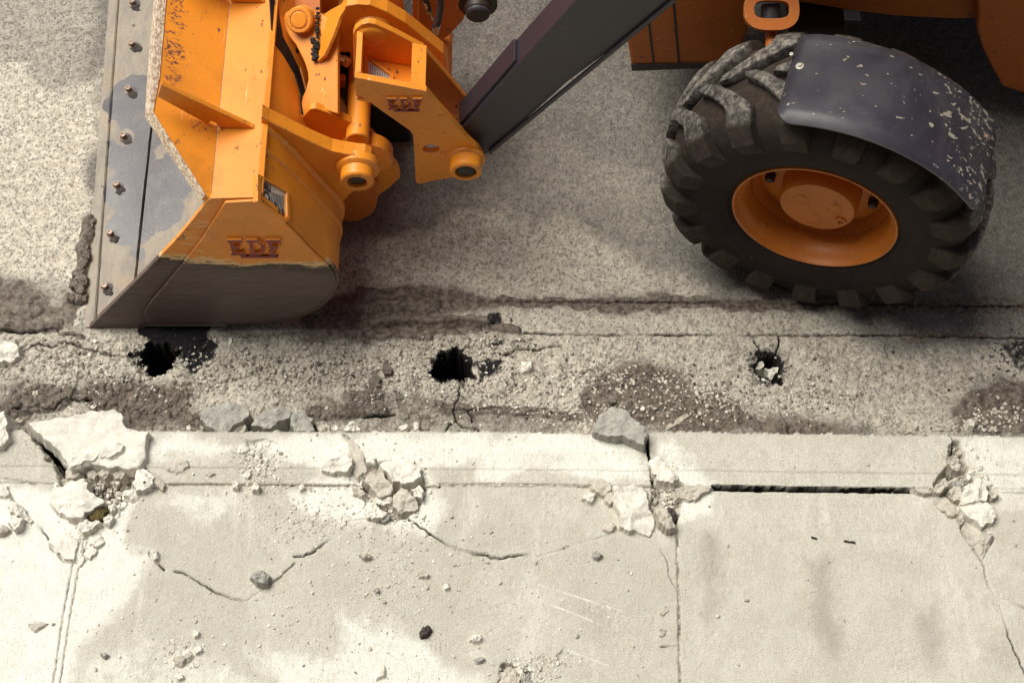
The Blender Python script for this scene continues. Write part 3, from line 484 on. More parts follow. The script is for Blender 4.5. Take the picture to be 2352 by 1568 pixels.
# ------------------------------------------------------------------ broken concrete, stones and pebbles
def center_px(t, pts): P = T(t, pts); return sum(p[0] for p in P)/len(P), sum(p[1] for p in P)/len(P)
def chunk(name, t, px, zb, h, mat, label, cat='chunk', group=None, jag=.004, rough=.004, tilt=(0, 0), step=0.0, parent=None, slope=.012, seed=None):
    """a broken lump: its outline seen from above at its top, its own thickness, fractured sides, uneven top"""
    sd = seed if seed is not None else int(abs(px[0][0]*7+px[0][1]*13)) % 997
    rg = np.random.RandomState(sd); P = np.array([Pz(u, v, zb+h)[:2] for u, v in T(t, px)])
    n = len(P); seg = np.roll(P, -1, 0)-P; L = np.hypot(*seg.T); tot = L.sum(); N = int(min(110, max(28, tot/.0075)))
    cum = np.concatenate([[0], np.cumsum(L)]); s_ = (np.arange(N)+.5)/N*tot; k = np.searchsorted(cum, s_, 'right')-1; k = np.clip(k, 0, n-1)
    Q = P[k]+seg[k]*((s_-cum[k])/L[k])[:, None]; c = Q.mean(0); size = math.sqrt(abs(np.dot(Q[:, 0], np.roll(Q[:, 1], 1))-np.dot(Q[:, 1], np.roll(Q[:, 0], 1)))/2)
    dirs = (Q-c); Ld = np.hypot(*dirs.T)[:, None]; dn = dirs/Ld
    jn = fbm(Q[:, 0]*1.0+sd, Q[:, 1], 75, 3, 2)[:, None]*jag*3.2+fbm(Q[:, 0]+sd, Q[:, 1], 5.0/max(size, .03), 3, 9)[:, None]*min(size, .12)*.16+fbm(Q[:, 0]+sd, Q[:, 1], 18, 2, 3)[:, None]*jag*1.8; Q = Q+dn*jn
    j2 = (fbm(Q[:, 0]+3, Q[:, 1], 45, 3, 5)[:, None])*jag*1.5
    rings = []; rl = [(1.0, -slope, -.55), (1.0, -slope*.25, .25), (1.0, 0, .72), (.992, 0, .95), (.962, 0, 1.0), (.86, 0, 1.0), (.72, 0, 1.0), (.58, 0, 1.0), (.42, 0, 1.0), (.24, 0, 1.0)]
    V = []
    for sc, off, hz in rl:
        o_ = off*-1.0; R_ = c+(Q-c)*sc+dn*(o_+(j2 if hz < .9 else 0)); z = np.full(N, zb+h*hz)
        if hz > .6:
            am = rough if size > .05 else rough*.7
            z = z+min(h, .05)*.30*fbm(R_[:, 0]+sd, R_[:, 1], 3.2/max(size, .03), 3, 11)
            z = z+am*2.2*fbm(R_[:, 0]+sd*.1, R_[:, 1], 9/max(size, .05)*.12, 3, 4)+am*1.3*fbm(R_[:, 0], R_[:, 1]+sd, 38, 3, 6)
            if size < .16:
                pl = np.full(N, 9.0)
                for q in range(4): a_ = rg.rand()*6.28; sl_ = (.10+.45*rg.rand())*(1 if size < .07 else .4); pl = np.minimum(pl, h*(.12+.2*rg.rand())-sl_*((R_[:, 0]-c[0])*math.cos(a_)+(R_[:, 1]-c[1])*math.sin(a_)))
                rg = np.random.RandomState(sd); z = z+np.clip(pl, -.5*h, .1*h)
            z = z+tilt[0]*(R_[:, 0]-c[0])+tilt[1]*(R_[:, 1]-c[1])
            if step: z = z-step*sstep(.0, .01, (R_[:, 0]-c[0])*math.cos(sd)+(R_[:, 1]-c[1])*math.sin(sd)-.2*size+.01*fbm(R_[:, 0], R_[:, 1], 20, 2, 1))
        elif hz > 0: z = z+rough*fbm(R_[:, 0], R_[:, 1], 50, 2, 1)
        V += [(*p, q) for p, q in zip(R_, z)]
    nr = len(rl); ci = len(V); V.append((c[0], c[1], V[-1][2])); F_ = []
    V = np.array(V); off = np.array((c[0], c[1], zb))
    for r in range(nr-1):
        for i in range(N): j = (i+1) % N; F_.append((r*N+i, r*N+j, (r+1)*N+j, (r+1)*N+i))
    for i in range(0, N): F_.append(((nr-1)*N+i, (nr-1)*N+(i+1) % N, ci, ci))
    me = bpy.data.meshes.new(name); F2 = [f if f[2] != f[3] else f[:3] for f in F_]; me.from_pydata([tuple(v) for v in V-off], [], F2+[tuple(range(N))[::-1]]); me.materials.append(M[mat])
    o = link(bpy.data.objects.new(name, me), parent)
    if parent is None: o.location = off; tag(o, label, cat, group)
    else: o.location = off-np.array(parent.location)
    me.polygons.foreach_set('use_smooth', [k_ >= 5*N and size > .16 for k_ in range(len(me.polygons))])
    return o
K = KT
big = chunk('concrete_slab', 'A', [(195, 1085), (500, 1030), (795, 985), (830, 1010), (860, 1065), (880, 1100), (940, 1110), (1030, 1135), (1005, 1165), (1005, 1215), (990, 1300), (940, 1365), (860, 1370), (800, 1355), (740, 1370), (660, 1365), (600, 1350), (480, 1380), (470, 1330), (420, 1295), (330, 1195), (290, 1165), (240, 1145), (215, 1120)], K+.004, .050, 'white', 'large white kerb slab broken loose and tilted over a dark gap', 'slab', None, .0022, .004, (-.04, .10))
for px, h in (([(480, 1375), (570, 1345), (680, 1300), (678, 1260), (560, 1270), (480, 1320)], .016), ([(682, 1300), (680, 1240), (760, 1205), (855, 1222), (850, 1255), (800, 1290), (740, 1308)], .014)):
    chunk('flake', 'A', px, K+.047, h, 'white', '', '', None, .002, .002, (-.04, .10), 0, big)
CH = [
 ('E', [(340, 290), (360, 235), (400, 195), (560, 155), (600, 225), (650, 260), (700, 292), (690, 335), (640, 360), (595, 392), (575, 415), (480, 430), (400, 390), (345, 335)], K, .042, 'white', 'rounded white chunk on the pavement left of the brown moss'),
 ('A', [(905, 1490), (930, 1440), (960, 1378), (1000, 1385), (1065, 1440), (1055, 1490), (980, 1545), (940, 1540), (925, 1510)], K, .035, 'white', 'white chunk with one black dot beside the tilted slab'),
 ('A', [(1062, 1425), (1100, 1450), (1132, 1490), (1120, 1530), (1080, 1515), (1045, 1480)], K, .022, 'cream', 'beige chunk tucked behind the white chunk with the black dot'),
 ('A', [(-60, 525), (60, 515), (110, 530), (135, 565), (120, 610), (70, 655), (30, 645), (15, 665), (-60, 640)], 0, .045, 'white', 'white stone in the gutter cut by the left frame edge'),
 ('A', [(-60, 995), (30, 998), (45, 1060), (65, 1190), (20, 1225), (-60, 1245)], K, .045, 'white', 'white kerb fragment cut by the left frame edge above the pavement'),
 ('A', [(1378, 1020), (1420, 985), (1520, 932), (1580, 928), (1640, 945), (1710, 985), (1695, 1035), (1630, 1090), (1580, 1132), (1500, 1125), (1430, 1110), (1390, 1060)], 0, .085, 'grey', 'largest grey broken stone leaning against the kerb front'),
 ('A', [(1745, 1090), (1760, 1040), (1800, 1005), (1930, 970), (1990, 975), (2010, 1000), (1990, 1045), (1900, 1085), (1860, 1108), (1790, 1100)], 0, .075, 'grey', 'grey broken stone with dark hollow beneath its right end'),
 ('A', [(2003, 1015), (2040, 998), (2105, 990), (2130, 1020), (2150, 1060), (2168, 1130), (2100, 1140), (2035, 1135), (2010, 1080)], 0, .08, 'grey', 'upright grey stone right of the two leaning ones'),
 ('A', [(1620, 1110), (1690, 1075), (1692, 1138), (1640, 1150), (1590, 1145)], 0, .06, 'cream', 'small cream wedge between the largest grey stone and the kerb'),
 ('A', [(2168, 1080), (2230, 1065), (2275, 1100), (2268, 1130), (2200, 1137)], 0, .05, 'cream', 'small pale stone on the gutter edge right of the upright grey stone'),
 ('A', [(2285, 1110), (2310, 1085), (2335, 1120), (2320, 1140), (2290, 1138)], 0, .05, 'white', 'little white stone at the kerb front beside the small pale stone'),
 ('A', [(1140, 1350), (1180, 1312), (1240, 1318), (1290, 1340), (1305, 1368), (1260, 1390), (1215, 1410), (1150, 1385)], K+.006, .016, 'cream', 'flat greyish flake lying on the kerb near the tilted slab'),
 ('A', [(1405, 1410), (1470, 1412), (1480, 1425), (1440, 1440), (1415, 1430)], K+.004, .012, 'cream', 'thin sliver on the kerb back edge right of the flat flake'),
 ('E', [(2208, 95), (2240, 50), (2290, 20), (2380, -10), (2430, 30), (2420, 90), (2340, 125), (2290, 112)], K, .04, 'white', 'lumpy pale block on the kerb left of the crumbled break'),
 ('B', [(-8, 1310), (50, 1325), (60, 1345), (20, 1360), (-8, 1350)], K, .02, 'cream', 'small cream flake between the lumpy block and the break'),
 ('B', [(5, 1160), (100, 1195), (120, 1260), (160, 1330), (170, 1400), (110, 1450), (60, 1380), (20, 1300), (0, 1240)], K+.002, .012, 'cream', 'cracked kerb scab beside the fine vertical crack'),
 ('B', [(265, 1360), (300, 1325), (400, 1315), (500, 1325), (545, 1380), (555, 1465), (500, 1490), (430, 1500), (345, 1470), (305, 1410)], K-.01, .045, 'white', 'biggest pale block in the crumbled kerb break'),
 ('F', [(160, 150), (200, 112), (290, 120), (330, 190), (368, 240), (310, 278), (240, 270), (215, 215), (165, 185)], K-.02, .045, 'cream', 'cream block under the biggest pale block of the break'),
 ('F', [(350, 290), (380, 240), (430, 222), (480, 250), (530, 320), (515, 372), (440, 390), (395, 405), (365, 350)], K-.02, .042, 'cream', 'scaly cream block at the lower right of the break'),
 ('F', [(480, 245), (540, 200), (570, 245), (555, 300), (500, 285)], K-.01, .04, 'white', 'white lump above the scaly cream block'),
 ('F', [(150, 385), (180, 315), (240, 322), (262, 370), (320, 400), (285, 430), (235, 440), (180, 420)], K-.02, .05, 'white', 'white wedge at the lower left of the crumbled break'),
 ('F', [(225, 285), (290, 280), (350, 290), (345, 320), (290, 345), (235, 325)], K-.025, .032, 'white', 'white stone in the middle of the crumbled break'),
 ('F', [(265, 410), (310, 385), (345, 420), (300, 460), (262, 440)], K-.02, .035, 'grey', 'small grey stone at the bottom tip of the crumbled break'),
 ('F', [(75, 205), (130, 215), (160, 260), (140, 290), (95, 260)], K, .02, 'cream', 'thin cream shard left of the crumbled break'),
 ('B', [(1725, 1145), (1760, 1080), (1800, 1010), (1850, 960), (1885, 955), (1920, 985), (2010, 1050), (2105, 1130), (2115, 1180), (2095, 1245), (2040, 1225), (1960, 1180), (1840, 1165), (1790, 1150)], .03, .13, 'grey', 'pointed grey stone wedged against the kerb corner'),
 ('B', [(1840, 905), (1865, 880), (1885, 895), (1892, 935), (1865, 945), (1848, 935)], 0, .03, 'mud', 'brown clod above the tip of the pointed grey stone'),
 ('B', [(1235, 650), (1270, 655), (1312, 662), (1308, 695), (1270, 715), (1240, 730), (1238, 690)], 0, .025, 'white', 'flat white chip right of the middle hole'),
 ('F', [(1865, 220), (1960, 212), (2080, 215), (2110, 255), (2125, 330), (2162, 400), (2155, 480), (2125, 545), (2080, 535), (2030, 522), (1965, 510), (1918, 478), (1905, 400), (1885, 310)], K-.008, .045, 'white', 'tall white broken plate left of the pavement joint'),
 ('F', [(2160, 395), (2165, 340), (2195, 322), (2240, 350), (2285, 430), (2305, 480), (2265, 515), (2220, 490), (2185, 440)], K, .05, 'cream', 'slim white wedge between the tall plate and the pavement joint'),
 ('F', [(1700, 180), (1720, 145), (1790, 150), (1860, 190), (1858, 240), (1800, 282), (1765, 262), (1730, 235)], K, .022, 'cream', 'rough cream flake at the kerb back edge left of the tall plate'),
 ('F', [(1660, 290), (1700, 255), (1757, 262), (1740, 305), (1715, 328)], K, .025, 'white', 'small white shard below the rough cream flake'),
 ('F', [(1808, 490), (1860, 450), (1898, 488), (1865, 515), (1820, 520)], K, .018, 'cream', 'thin cream flake beside the foot of the tall plate'),
 ('F', [(1815, 270), (1860, 250), (1885, 300), (1850, 340), (1822, 310)], K, .02, 'cream', 'rounded crumb between rough flake and tall plate'),
 ('F', [(2215, 360), (2290, 365), (2315, 420), (2300, 460), (2250, 400)], K-.022, .028, 'dark', 'dark wedge in the joint behind the slim white wedge'),
 ('F', [(2120, 20), (2190, 10), (2280, 90), (2330, 150), (2280, 195), (2210, 180), (2150, 130)], K-.012, .035, 'white', 'chipped white block at the corner of the intact kerb length'),
 ('G', [(-60, 230), (0, 208), (120, 197), (215, 212), (215, 222), (150, 262), (100, 292), (40, 302), (-30, 285)], K, .022, 'cream', 'flat pointed slab piece at the left end of the wide gap'),
 ('G', [(1590, 205), (1680, 212), (1722, 245), (1718, 262), (1660, 258), (1610, 240)], K, .025, 'cream', 'flat kerb flake at the right end of the wide gap'),
 ('G', [(1722, 238), (1760, 190), (1805, 153), (1838, 175), (1830, 218), (1795, 245), (1758, 272)], K-.01, .045, 'cream', 'leaning beige block at the left of the right-hand rubble'),
 ('G', [(1835, 290), (1842, 245), (1870, 208), (1915, 225), (1930, 270), (1930, 312), (1870, 322)], K-.02, .05, 'cream', 'pitted block in the middle of the right-hand rubble'),
 ('G', [(1924, 275), (1935, 215), (1985, 180), (2050, 168), (2095, 195), (2108, 250), (2100, 300), (2040, 315), (1990, 335), (1930, 322)], K-.01, .048, 'white', 'largest smooth pale block of the right-hand rubble'),
 ('G', [(1822, 70), (1835, 20), (1870, 5), (1900, 20), (1912, 95), (1865, 108)], K-.02, .045, 'cream', 'pale stone standing in the right-hand kerb joint'),
 ('G', [(1790, -20), (1810, -60), (1830, -20), (1815, 30), (1785, 45)], K, .02, 'cream', 'narrow beige sliver on the kerb beside the right-hand joint'),
 ('G', [(1732, 285), (1800, 280), (1860, 300), (1912, 350), (1908, 408), (1850, 425), (1795, 390), (1755, 355)], K-.006, .022, 'cream', 'flat beige plate below the pitted block'),
 ('G', [(1915, 362), (1930, 335), (2000, 328), (2095, 318), (2135, 350), (2172, 400), (2150, 455), (2070, 482), (2010, 450), (1940, 425)], K-.005, .038, 'white', 'wide pale block below the largest smooth one'),
 ('G', [(1905, 440), (1955, 430), (2060, 490), (2140, 500), (2136, 560), (2100, 630), (2068, 708), (2012, 642), (1955, 565)], K-.012, .017, 'cream', 'triangular slab corner pointing at the branching crack'),
 ('G', [(2108, 262), (2160, 250), (2182, 278), (2135, 300)], K-.01, .035, 'cream', 'small block at the kerb back edge right of the rubble'),
 ('G', [(1895, 420), (1925, 412), (1945, 450), (1915, 470)], K-.01, .03, 'cream', 'crumb above the triangular slab corner'),
 ('G', [(1850, 175), (1900, 165), (1940, 190), (1905, 215), (1860, 205)], K-.022, .028, 'grey', 'grey sliver behind the pitted block'),
 ('E', [(40, 335), (60, 312), (110, 330), (160, 375), (212, 430), (200, 450), (140, 425), (85, 390)], K, .03, 'white', 'long white sliver beside the left diagonal crack'),
 ('E', [(50, 445), (90, 398), (150, 430), (142, 485), (98, 515), (65, 480)], K, .035, 'white', 'white lump under the long white sliver'),
 ('E', [(-40, 190), (35, 195), (62, 270), (20, 278), (-40, 275)], K, .018, 'white', 'slab corner cut by the left frame edge beside the diagonal crack'),
 ('E', [(-40, 480), (20, 470), (52, 500), (30, 530), (-40, 545)], K, .03, 'cream', 'grey chunk at the left frame edge below the white lump'),
 ('E', [(325, 500), (420, 490), (552, 492), (556, 540), (530, 620), (515, 725), (440, 715), (402, 665), (362, 615), (340, 560)], K-.006, .016, 'white', 'loose white slab corner at the top of the double joint'),
 ('E', [(605, 560), (640, 520), (702, 545), (712, 600), (655, 628), (620, 600)], K-.006, .018, 'white', 'rounded white flake right of the loose slab corner'),
 ('E', [(592, 645), (640, 612), (668, 650), (620, 715), (582, 705)], K-.006, .018, 'white', 'narrow white flake under the rounded one'),
 ('E', [(535, 700), (560, 680), (585, 710), (565, 745), (545, 762)], K-.006, .016, 'white', 'lowest white flake sitting on the double joint'),
 ('E', [(530, 475), (590, 438), (642, 468), (632, 508), (565, 532)], K, .035, 'white', 'white block below the rounded white chunk'),
 ('E', [(620, 462), (672, 440), (698, 468), (645, 492)], K, .03, 'white', 'small white block right of its larger neighbour under the moss'),
 ('E', [(708, 435), (748, 400), (778, 430), (745, 478), (715, 460)], K, .03, 'white', 'white pebble block right of the brown moss'),
 ('E', [(745, 350), (780, 340), (795, 370), (765, 395)], K, .025, 'white', 'white crumb above right of the brown moss'),
 ('E', [(595, 405), (620, 385), (680, 345), (738, 350), (740, 385), (715, 425), (680, 445), (620, 440)], K, .025, 'moss', 'brown tuft of moss and soil beside the rounded white chunk'),
 ('E', [(440, 105), (480, 80), (545, 90), (555, 130), (500, 160), (450, 150)], K-.025, .032, 'cream', 'beige rubble stone below the left tip of the tilted slab'),
 ('E', [(668, 120), (700, 85), (745, 95), (760, 130), (715, 165)], K-.02, .030, 'cream', 'pale rubble stone under the middle of the tilted slab'),
 ('E', [(775, 110), (820, 95), (862, 120), (845, 160), (800, 165)], K-.02, .030, 'cream', 'pale rubble stone under the right end of the tilted slab'),
 ('E', [(600, 120), (640, 95), (672, 125), (650, 160), (610, 155)], K-.022, .028, 'cream', 'shaded rubble stone between two pale ones under the slab'),
 ('E', [(850, 240), (905, 225), (948, 270), (910, 300), (860, 280)], K, .018, 'white', 'flat white crumb below the chunk with the black dot'),
 ('E', [(1725, 830), (1760, 798), (1820, 795), (1852, 820), (1848, 860), (1830, 885), (1760, 868), (1735, 850)], K, .04, 'grey', 'single grey stone by the middle of the curved pavement crack'),
 ('E', [(1032, 660), (1078, 655), (1092, 700), (1062, 717)], K, .02, 'white', 'white pebble at the upper end of the short pavement crack'),
 ('E', [(195, 1155), (245, 1150), (320, 1155), (270, 1185), (240, 1200), (210, 1180)], K, .012, 'cream', 'flat beige flake on the white left slab'),
 ('E', [(1598, 190), (1625, 175), (1645, 195), (1635, 225), (1605, 222)], K, .025, 'white', 'round white stone on the kerb joint left of a pair'),
 ('E', [(1728, 215), (1760, 185), (1785, 210), (1780, 240), (1740, 240)], K, .03, 'white', 'pyramid shaped white stone on the kerb joint'),
 ('E', [(2050, 215), (2085, 195), (2102, 215), (2070, 238)], K, .02, 'white', 'white stone on the kerb joint near the cream lumps'),
 ('A', [(1695, 1410), (1720, 1405), (1728, 1435), (1705, 1455), (1680, 1440)], K, .02, 'white', 'small white stone below the pitted patch of the kerb'),
 ('E', [(1330, 1210), (1345, 1198), (1372, 1215), (1368, 1240), (1340, 1245)], K, .02, 'white', 'white oval stone above the heap of crumbs on the pavement'),
 ('E', [(688, 1360), (715, 1350), (745, 1370), (720, 1392)], K, .018, 'grey', 'dark grey stone on the lower left of the pavement'),
 ('E', [(1200, 1395), (1240, 1370), (1275, 1395), (1250, 1440), (1205, 1430)], K, .02, 'cream', 'biggest lump of the crumb heap near the bottom edge'),
 ('E', [(1240, 1350), (1290, 1335), (1330, 1370), (1290, 1400), (1255, 1385)], K, .02, 'white', 'white lump on top of the crumb heap near the bottom edge'),
 ('E', [(1330, 1320), (1375, 1310), (1390, 1340), (1350, 1360)], K, .016, 'white', 'white crumb at the upper right of the crumb heap'),
 ('E', [(1200, 1515), (1240, 1500), (1265, 1530), (1230, 1545)], K, .016, 'white', 'white fragment below the crumb heap at the bottom edge'),
 ('F', [(120, 680), (155, 665), (200, 675), (205, 700), (150, 715)], K, .022, 'cream', 'oval stone left of the curved crack below the break'),
 ('F', [(1735, 665), (1760, 655), (1792, 682), (1760, 705), (1742, 700)], K, .022, 'grey', 'grey pebble alone on the slab right of the curved crack'),
 ('F', [(528, 805), (562, 790), (602, 815), (592, 835), (540, 825)], K, .018, 'cream', 'cream pebble on the slab below the curved crack'),
 ('F', [(880, 1245), (905, 1230), (950, 1235), (972, 1255), (930, 1280), (890, 1272)], K, .022, 'white', 'white egg shaped stone near the bottom of the slab'),
 ('F', [(545, 1210), (560, 1180), (600, 1165), (617, 1190), (590, 1225), (555, 1240)], K, .022, 'dark', 'dark brown clod left of the white egg shaped stone'),
 ('F', [(245, 1450), (290, 1440), (302, 1480), (298, 1515), (245, 1530), (252, 1490)], K, .014, 'white', 'upright white flake near the bottom edge of the slab'),
 ('F', [(925, 1400), (975, 1390), (985, 1405), (945, 1420)], K, .014, 'grey', 'small grey pebble left of the bottom hole'),
 ('F', [(700, 890), (730, 880), (742, 905), (715, 920)], K, .016, 'white', 'white pebble on the middle of the slab'),
 ('F', [(225, 920), (250, 912), (262, 935), (240, 948)], K, .014, 'grey', 'grey pebble on the left part of the slab'),
 ('F', [(1085, 1560), (1100, 1500), (1150, 1455), (1200, 1480), (1235, 1530), (1230, 1620), (1090, 1640)], K-.05, .04, 'cream', 'smooth stone sitting down in the bottom hole'),
 ('F', [(1195, 1470), (1230, 1450), (1275, 1520), (1250, 1540)], K-.03, .035, 'white', 'white splinter across the bottom hole'),
 ('F', [(1255, 1530), (1300, 1500), (1320, 1550), (1300, 1600), (1260, 1590)], K-.04, .04, 'grey', 'speckled stone at the right side of the bottom hole'),
 ('F', [(2195, 1092), (2215, 1050), (2245, 1012), (2262, 1030), (2250, 1070), (2212, 1104)], K-.004, .010, 'cream', 'spalled sliver left of the pavement joint'),
 ('C', [(498, 672), (520, 645), (555, 655), (560, 690), (530, 712), (505, 705)], -.075, .05, 'white', 'upper white stone inside the right hand hole'),
 ('C', [(560, 700), (600, 695), (655, 690), (658, 725), (625, 760), (600, 800), (578, 775), (590, 735)], -.08, .05, 'white', 'lower white stone inside the right hand hole'),
 ('C', [(1515, 1130), (1550, 1100), (1580, 1112), (1575, 1140), (1530, 1150)], 0, .045, 'cream', 'round stone at the kerb front below the pale gutter patch'),
 ('C', [(1955, 1060), (1980, 1042), (2020, 1070), (2005, 1105), (1975, 1095)], 0, .04, 'white', 'white stone in the gutter right of the rubble trail'),
 ('C', [(85, 870), (98, 848), (112, 880), (100, 892)], 0, .02, 'white', 'white chip in the dark mud below the orange scrap'),
 ('B', [(2055, 975), (2075, 955), (2095, 970), (2085, 990), (2065, 990)], 0, .025, 'white', 'white chip in the dark mud right of the pointed stone'),
 ('B', [(395, 1105), (430, 1085), (460, 1092), (450, 1120), (415, 1135)], 0, .04, 'white', 'white stone at the kerb front left of the forked crack'),
 ('B', [(497, 1080), (520, 1070), (535, 1090), (525, 1130), (505, 1128)], 0, .04, 'white', 'upright white stone at the kerb front by the forked crack'),
 ('B', [(15, 1125), (60, 1065), (120, 1080), (130, 1130), (70, 1140)], .03, .07, 'white', 'pale kerb tooth standing above the kerb front edge'),
 ('B', [(285, 700), (300, 640), (320, 640), (355, 705), (340, 735), (300, 735)], 0, .035, 'mud', 'muddy stone left of the middle hole'),
 ('B', [(190, 765), (240, 740), (280, 770), (250, 800), (280, 815), (220, 830), (190, 820)], 0, .025, 'mud', 'dark cracked clod further left of the middle hole'),
 ('A', [(230, 850), (262, 848), (268, 880), (240, 895), (220, 878)], 0, .03, 'cream', 'pale stone on the muddy ridge in the left gutter'),
 ('A', [(605, 945), (650, 925), (668, 950), (640, 975), (615, 965)], 0, .02, 'white', 'white flat stone above the left end of the tilted slab'),
 ('A', [(105, 1060), (125, 1042), (160, 1055), (140, 1075)], 0, .03, 'cream', 'pale stone in the mud left of the tilted slab'),
 ('A', [(1250, 670), (1275, 648), (1305, 665), (1280, 685)], 0, .03, 'grey', 'grey stone in the black oil right of the left hole'),
 ('A', [(1570, 530), (1580, 490), (1600, 485), (1598, 510), (1580, 535)], 0, .02, 'white', 'upright white chip below the bucket'),
 ('A', [(1470, 500), (1480, 488), (1495, 495), (1488, 515)], 0, .02, 'white', 'smaller white chip left of the upright one below the bucket'),
 ('A', [(632, 512), (650, 502), (672, 512), (655, 526)], 0, .018, 'white', 'white pebble above the long gutter crack'),
 ('A', [(1285, 1100), (1305, 1088), (1322, 1105), (1310, 1130), (1290, 1125)], 0, .05, 'white', 'rounded white stone at the kerb front left of the grey stones'),
 ('A', [(1380, 1105), (1400, 1092), (1412, 1110), (1395, 1122)], 0, .04, 'white', 'tiny white stone touching the foot of the largest grey stone'),
]
for it in CH:
    t, px, zb, h, mat, lab = it; nm = {'moss': 'moss_tuft', 'mud': 'mud_clod', 'dark': 'mud_clod', 'grey': 'stone'}.get(mat, 'concrete_chunk')
    xs_ = [p[0] for p in px]; big_ = max(xs_)-min(xs_)
    chunk(nm, t, px, zb, h, mat, lab, {'moss_tuft': 'moss', 'mud_clod': 'clod', 'stone': 'stone'}.get(nm, 'concrete chunk'), None, .0022 if big_ > 80 else .0012, .005 if mat == 'grey' else .0035, (random.uniform(-.12, .12), random.uniform(-.1, .12)), .006 if (big_ > 130 and mat in ('white', 'cream', 'grey')) else 0)
# black dot, orange scrap, wooden sliver
p = Pz(*T('A', [(995, 1484)])[0], K+.042); bm = bmesh.new(); bmesh.ops.create_icosphere(bm, subdivisions=2, radius=.005, matrix=Matrix.Translation(Vector(p))); tag(mesh_bm('pebble', bm, M['dark'], None, True), 'single black bead of tar on the white chunk', 'pebble')
def stick(name, t, a, b, z, w, mat, lab, cat):
    p0, p1 = (np.array(Pz(*T(t, [q])[0], z)) for q in (a, b)); d = norm_(p1-p0); s_ = np.array((-d[1], d[0], 0)); bm = bmesh.new(); N = 7; prev = None
    for k in range(N):
        c = p0+(p1-p0)*k/(N-1)+np.array((0, 0, .003*math.sin(k*1.7))); ww = w*(.6+.4*math.sin(math.pi*(k+.5)/N))
        ring = [bm.verts.new(c+s_*ww+(0, 0, -.003)), bm.verts.new(c+s_*ww*.8+(0, 0, .004)), bm.verts.new(c-s_*ww*.8+(0, 0, .005)), bm.verts.new(c-s_*ww+(0, 0, -.003))]
        if prev:
            for j in range(4): bm.faces.new([prev[j], prev[(j+1) % 4], ring[(j+1) % 4], ring[j]])
        else: bm.faces.new(ring)
        prev = ring
    bm.faces.new(prev[::-1]); return tag(mesh_bm(name, bm, M[mat], None, False), lab, cat)
def norm_(v): return v/np.linalg.norm(v)
def quick(name, a, b, sc, rough): 
    s = NT(name); f = s.noise(sc, 5, .6); return s.done(s.mix(s.ramp(f, .35, .65), a, b), rough)
M['scrap'] = quick('orange_plastic', (.75, .24, .04), (.6, .17, .03), 40, .5); M['wood'] = quick('pale_splinter_wood', (.42, .38, .31), (.28, .25, .2), 60, .9)
stick('plastic_scrap', 'B', (2303, 890), (2322, 940), .012, .009, 'scrap', 'orange plastic scrap in the dark mud of the gutter', 'scrap')
stick('wood_splinter', 'B', (2240, 1115), (2390, 1020), .012, .012, 'wood', 'pale wooden splinter right of the pointed grey stone', 'splinter')
stick('twig', 'G', (885, 562), (925, 572), K+.006, .003, 'dark', 'thin dark twig on the beige slab, the left one', 'twig'); stick('twig', 'G', (1110, 588), (1190, 600), K+.006, .003, 'dark', 'thin dark twig on the beige slab, the right one', 'twig')
chunk('dust_strip', 'D', [(166, 757), (172, 725), (180, 698), (195, 676), (200, 690), (196, 718), (192, 752)], 0, .007, 'cream', 'strip of pale dust along the front of the cutting edge', 'dust strip', None, .0008, .002)
# pebbles: angular little hulls
def hull(seed, flat=.6):
    rg = random.Random(seed); bm = bmesh.new()
    for _ in range(16):
        v = Vector((rg.gauss(0, 1), rg.gauss(0, 1), rg.gauss(0, 1))).normalized(); bm.verts.new((v.x*rg.uniform(.8, 1), v.y*rg.uniform(.6, .85), v.z*flat*rg.uniform(.8, 1)))
    r = bmesh.ops.convex_hull(bm, input=bm.verts); bmesh.ops.delete(bm, geom=[v for v in bm.verts if not v.link_faces], context='VERTS'); bmesh.ops.recalc_face_normals(bm, faces=bm.faces); return bm
TPL = []
for k in range(8):
    bm = hull(k+40); bmesh.ops.triangulate(bm, faces=bm.faces); bm.verts.index_update(); TPL.append((np.array([v.co[:] for v in bm.verts]), np.array([[v.index for v in f.verts] for f in bm.faces]))); bm.free()
pm = {}
def pebble(x, y, z, r, mat, lab, grp, k):
    key = (k % 8, mat)
    if key not in pm:
        bm = hull(key[0]+40); bmesh.ops.bevel(bm, geom=list(bm.edges), offset=.08, segments=1, affect='EDGES'); me = bpy.data.meshes.new('pebble'); bm.to_mesh(me); bm.free(); me.materials.append(M[mat]); pm[key] = me
    o = link(bpy.data.objects.new('pebble', pm[key])); o.location = (x, y, z+r*.35); o.scale = (r, r, r); o.rotation_euler = (random.uniform(-.4, .4), random.uniform(-.4, .4), random.random()*6.3)
    tag(o, lab, 'pebble', grp)
rg = np.random.RandomState(3)
def place(n, box_, dens, zf, rlo, rhi, mats, lab, grp, t='D'):
    (u0, v0, u1, v1) = box_; got = 0; out = []
    while got < n:
        u, v = rg.uniform(u0, u1), rg.uniform(v0, v1)
        if rg.rand() > dens(u, v): continue
        p = Pz(u, v, zf); out.append((p[0], p[1], rlo+(rhi-rlo)*rg.rand()**2.2)); got += 1
    a = np.array(out); hh, _ = (pav_field if zf > .05 else road_field)(a[:, 0], a[:, 1])
    for k, ((x, y, r), z) in enumerate(zip(out, hh)):
        if z < zf-.12: continue
        m = mats[int(rg.rand()*len(mats))]; pebble(x, y, z, r, m, lab[m], grp, k)
gd = lambda u, v: 1.0 if (1980 < u*1 and False) else .35+.65*((abs(u-640) < 160)*(v > 800)*(v < 900) or (abs(u-1700) < 150)*(abs(v-925) < 40) or (abs(u-930) < 120)*(abs(v-840) < 60))
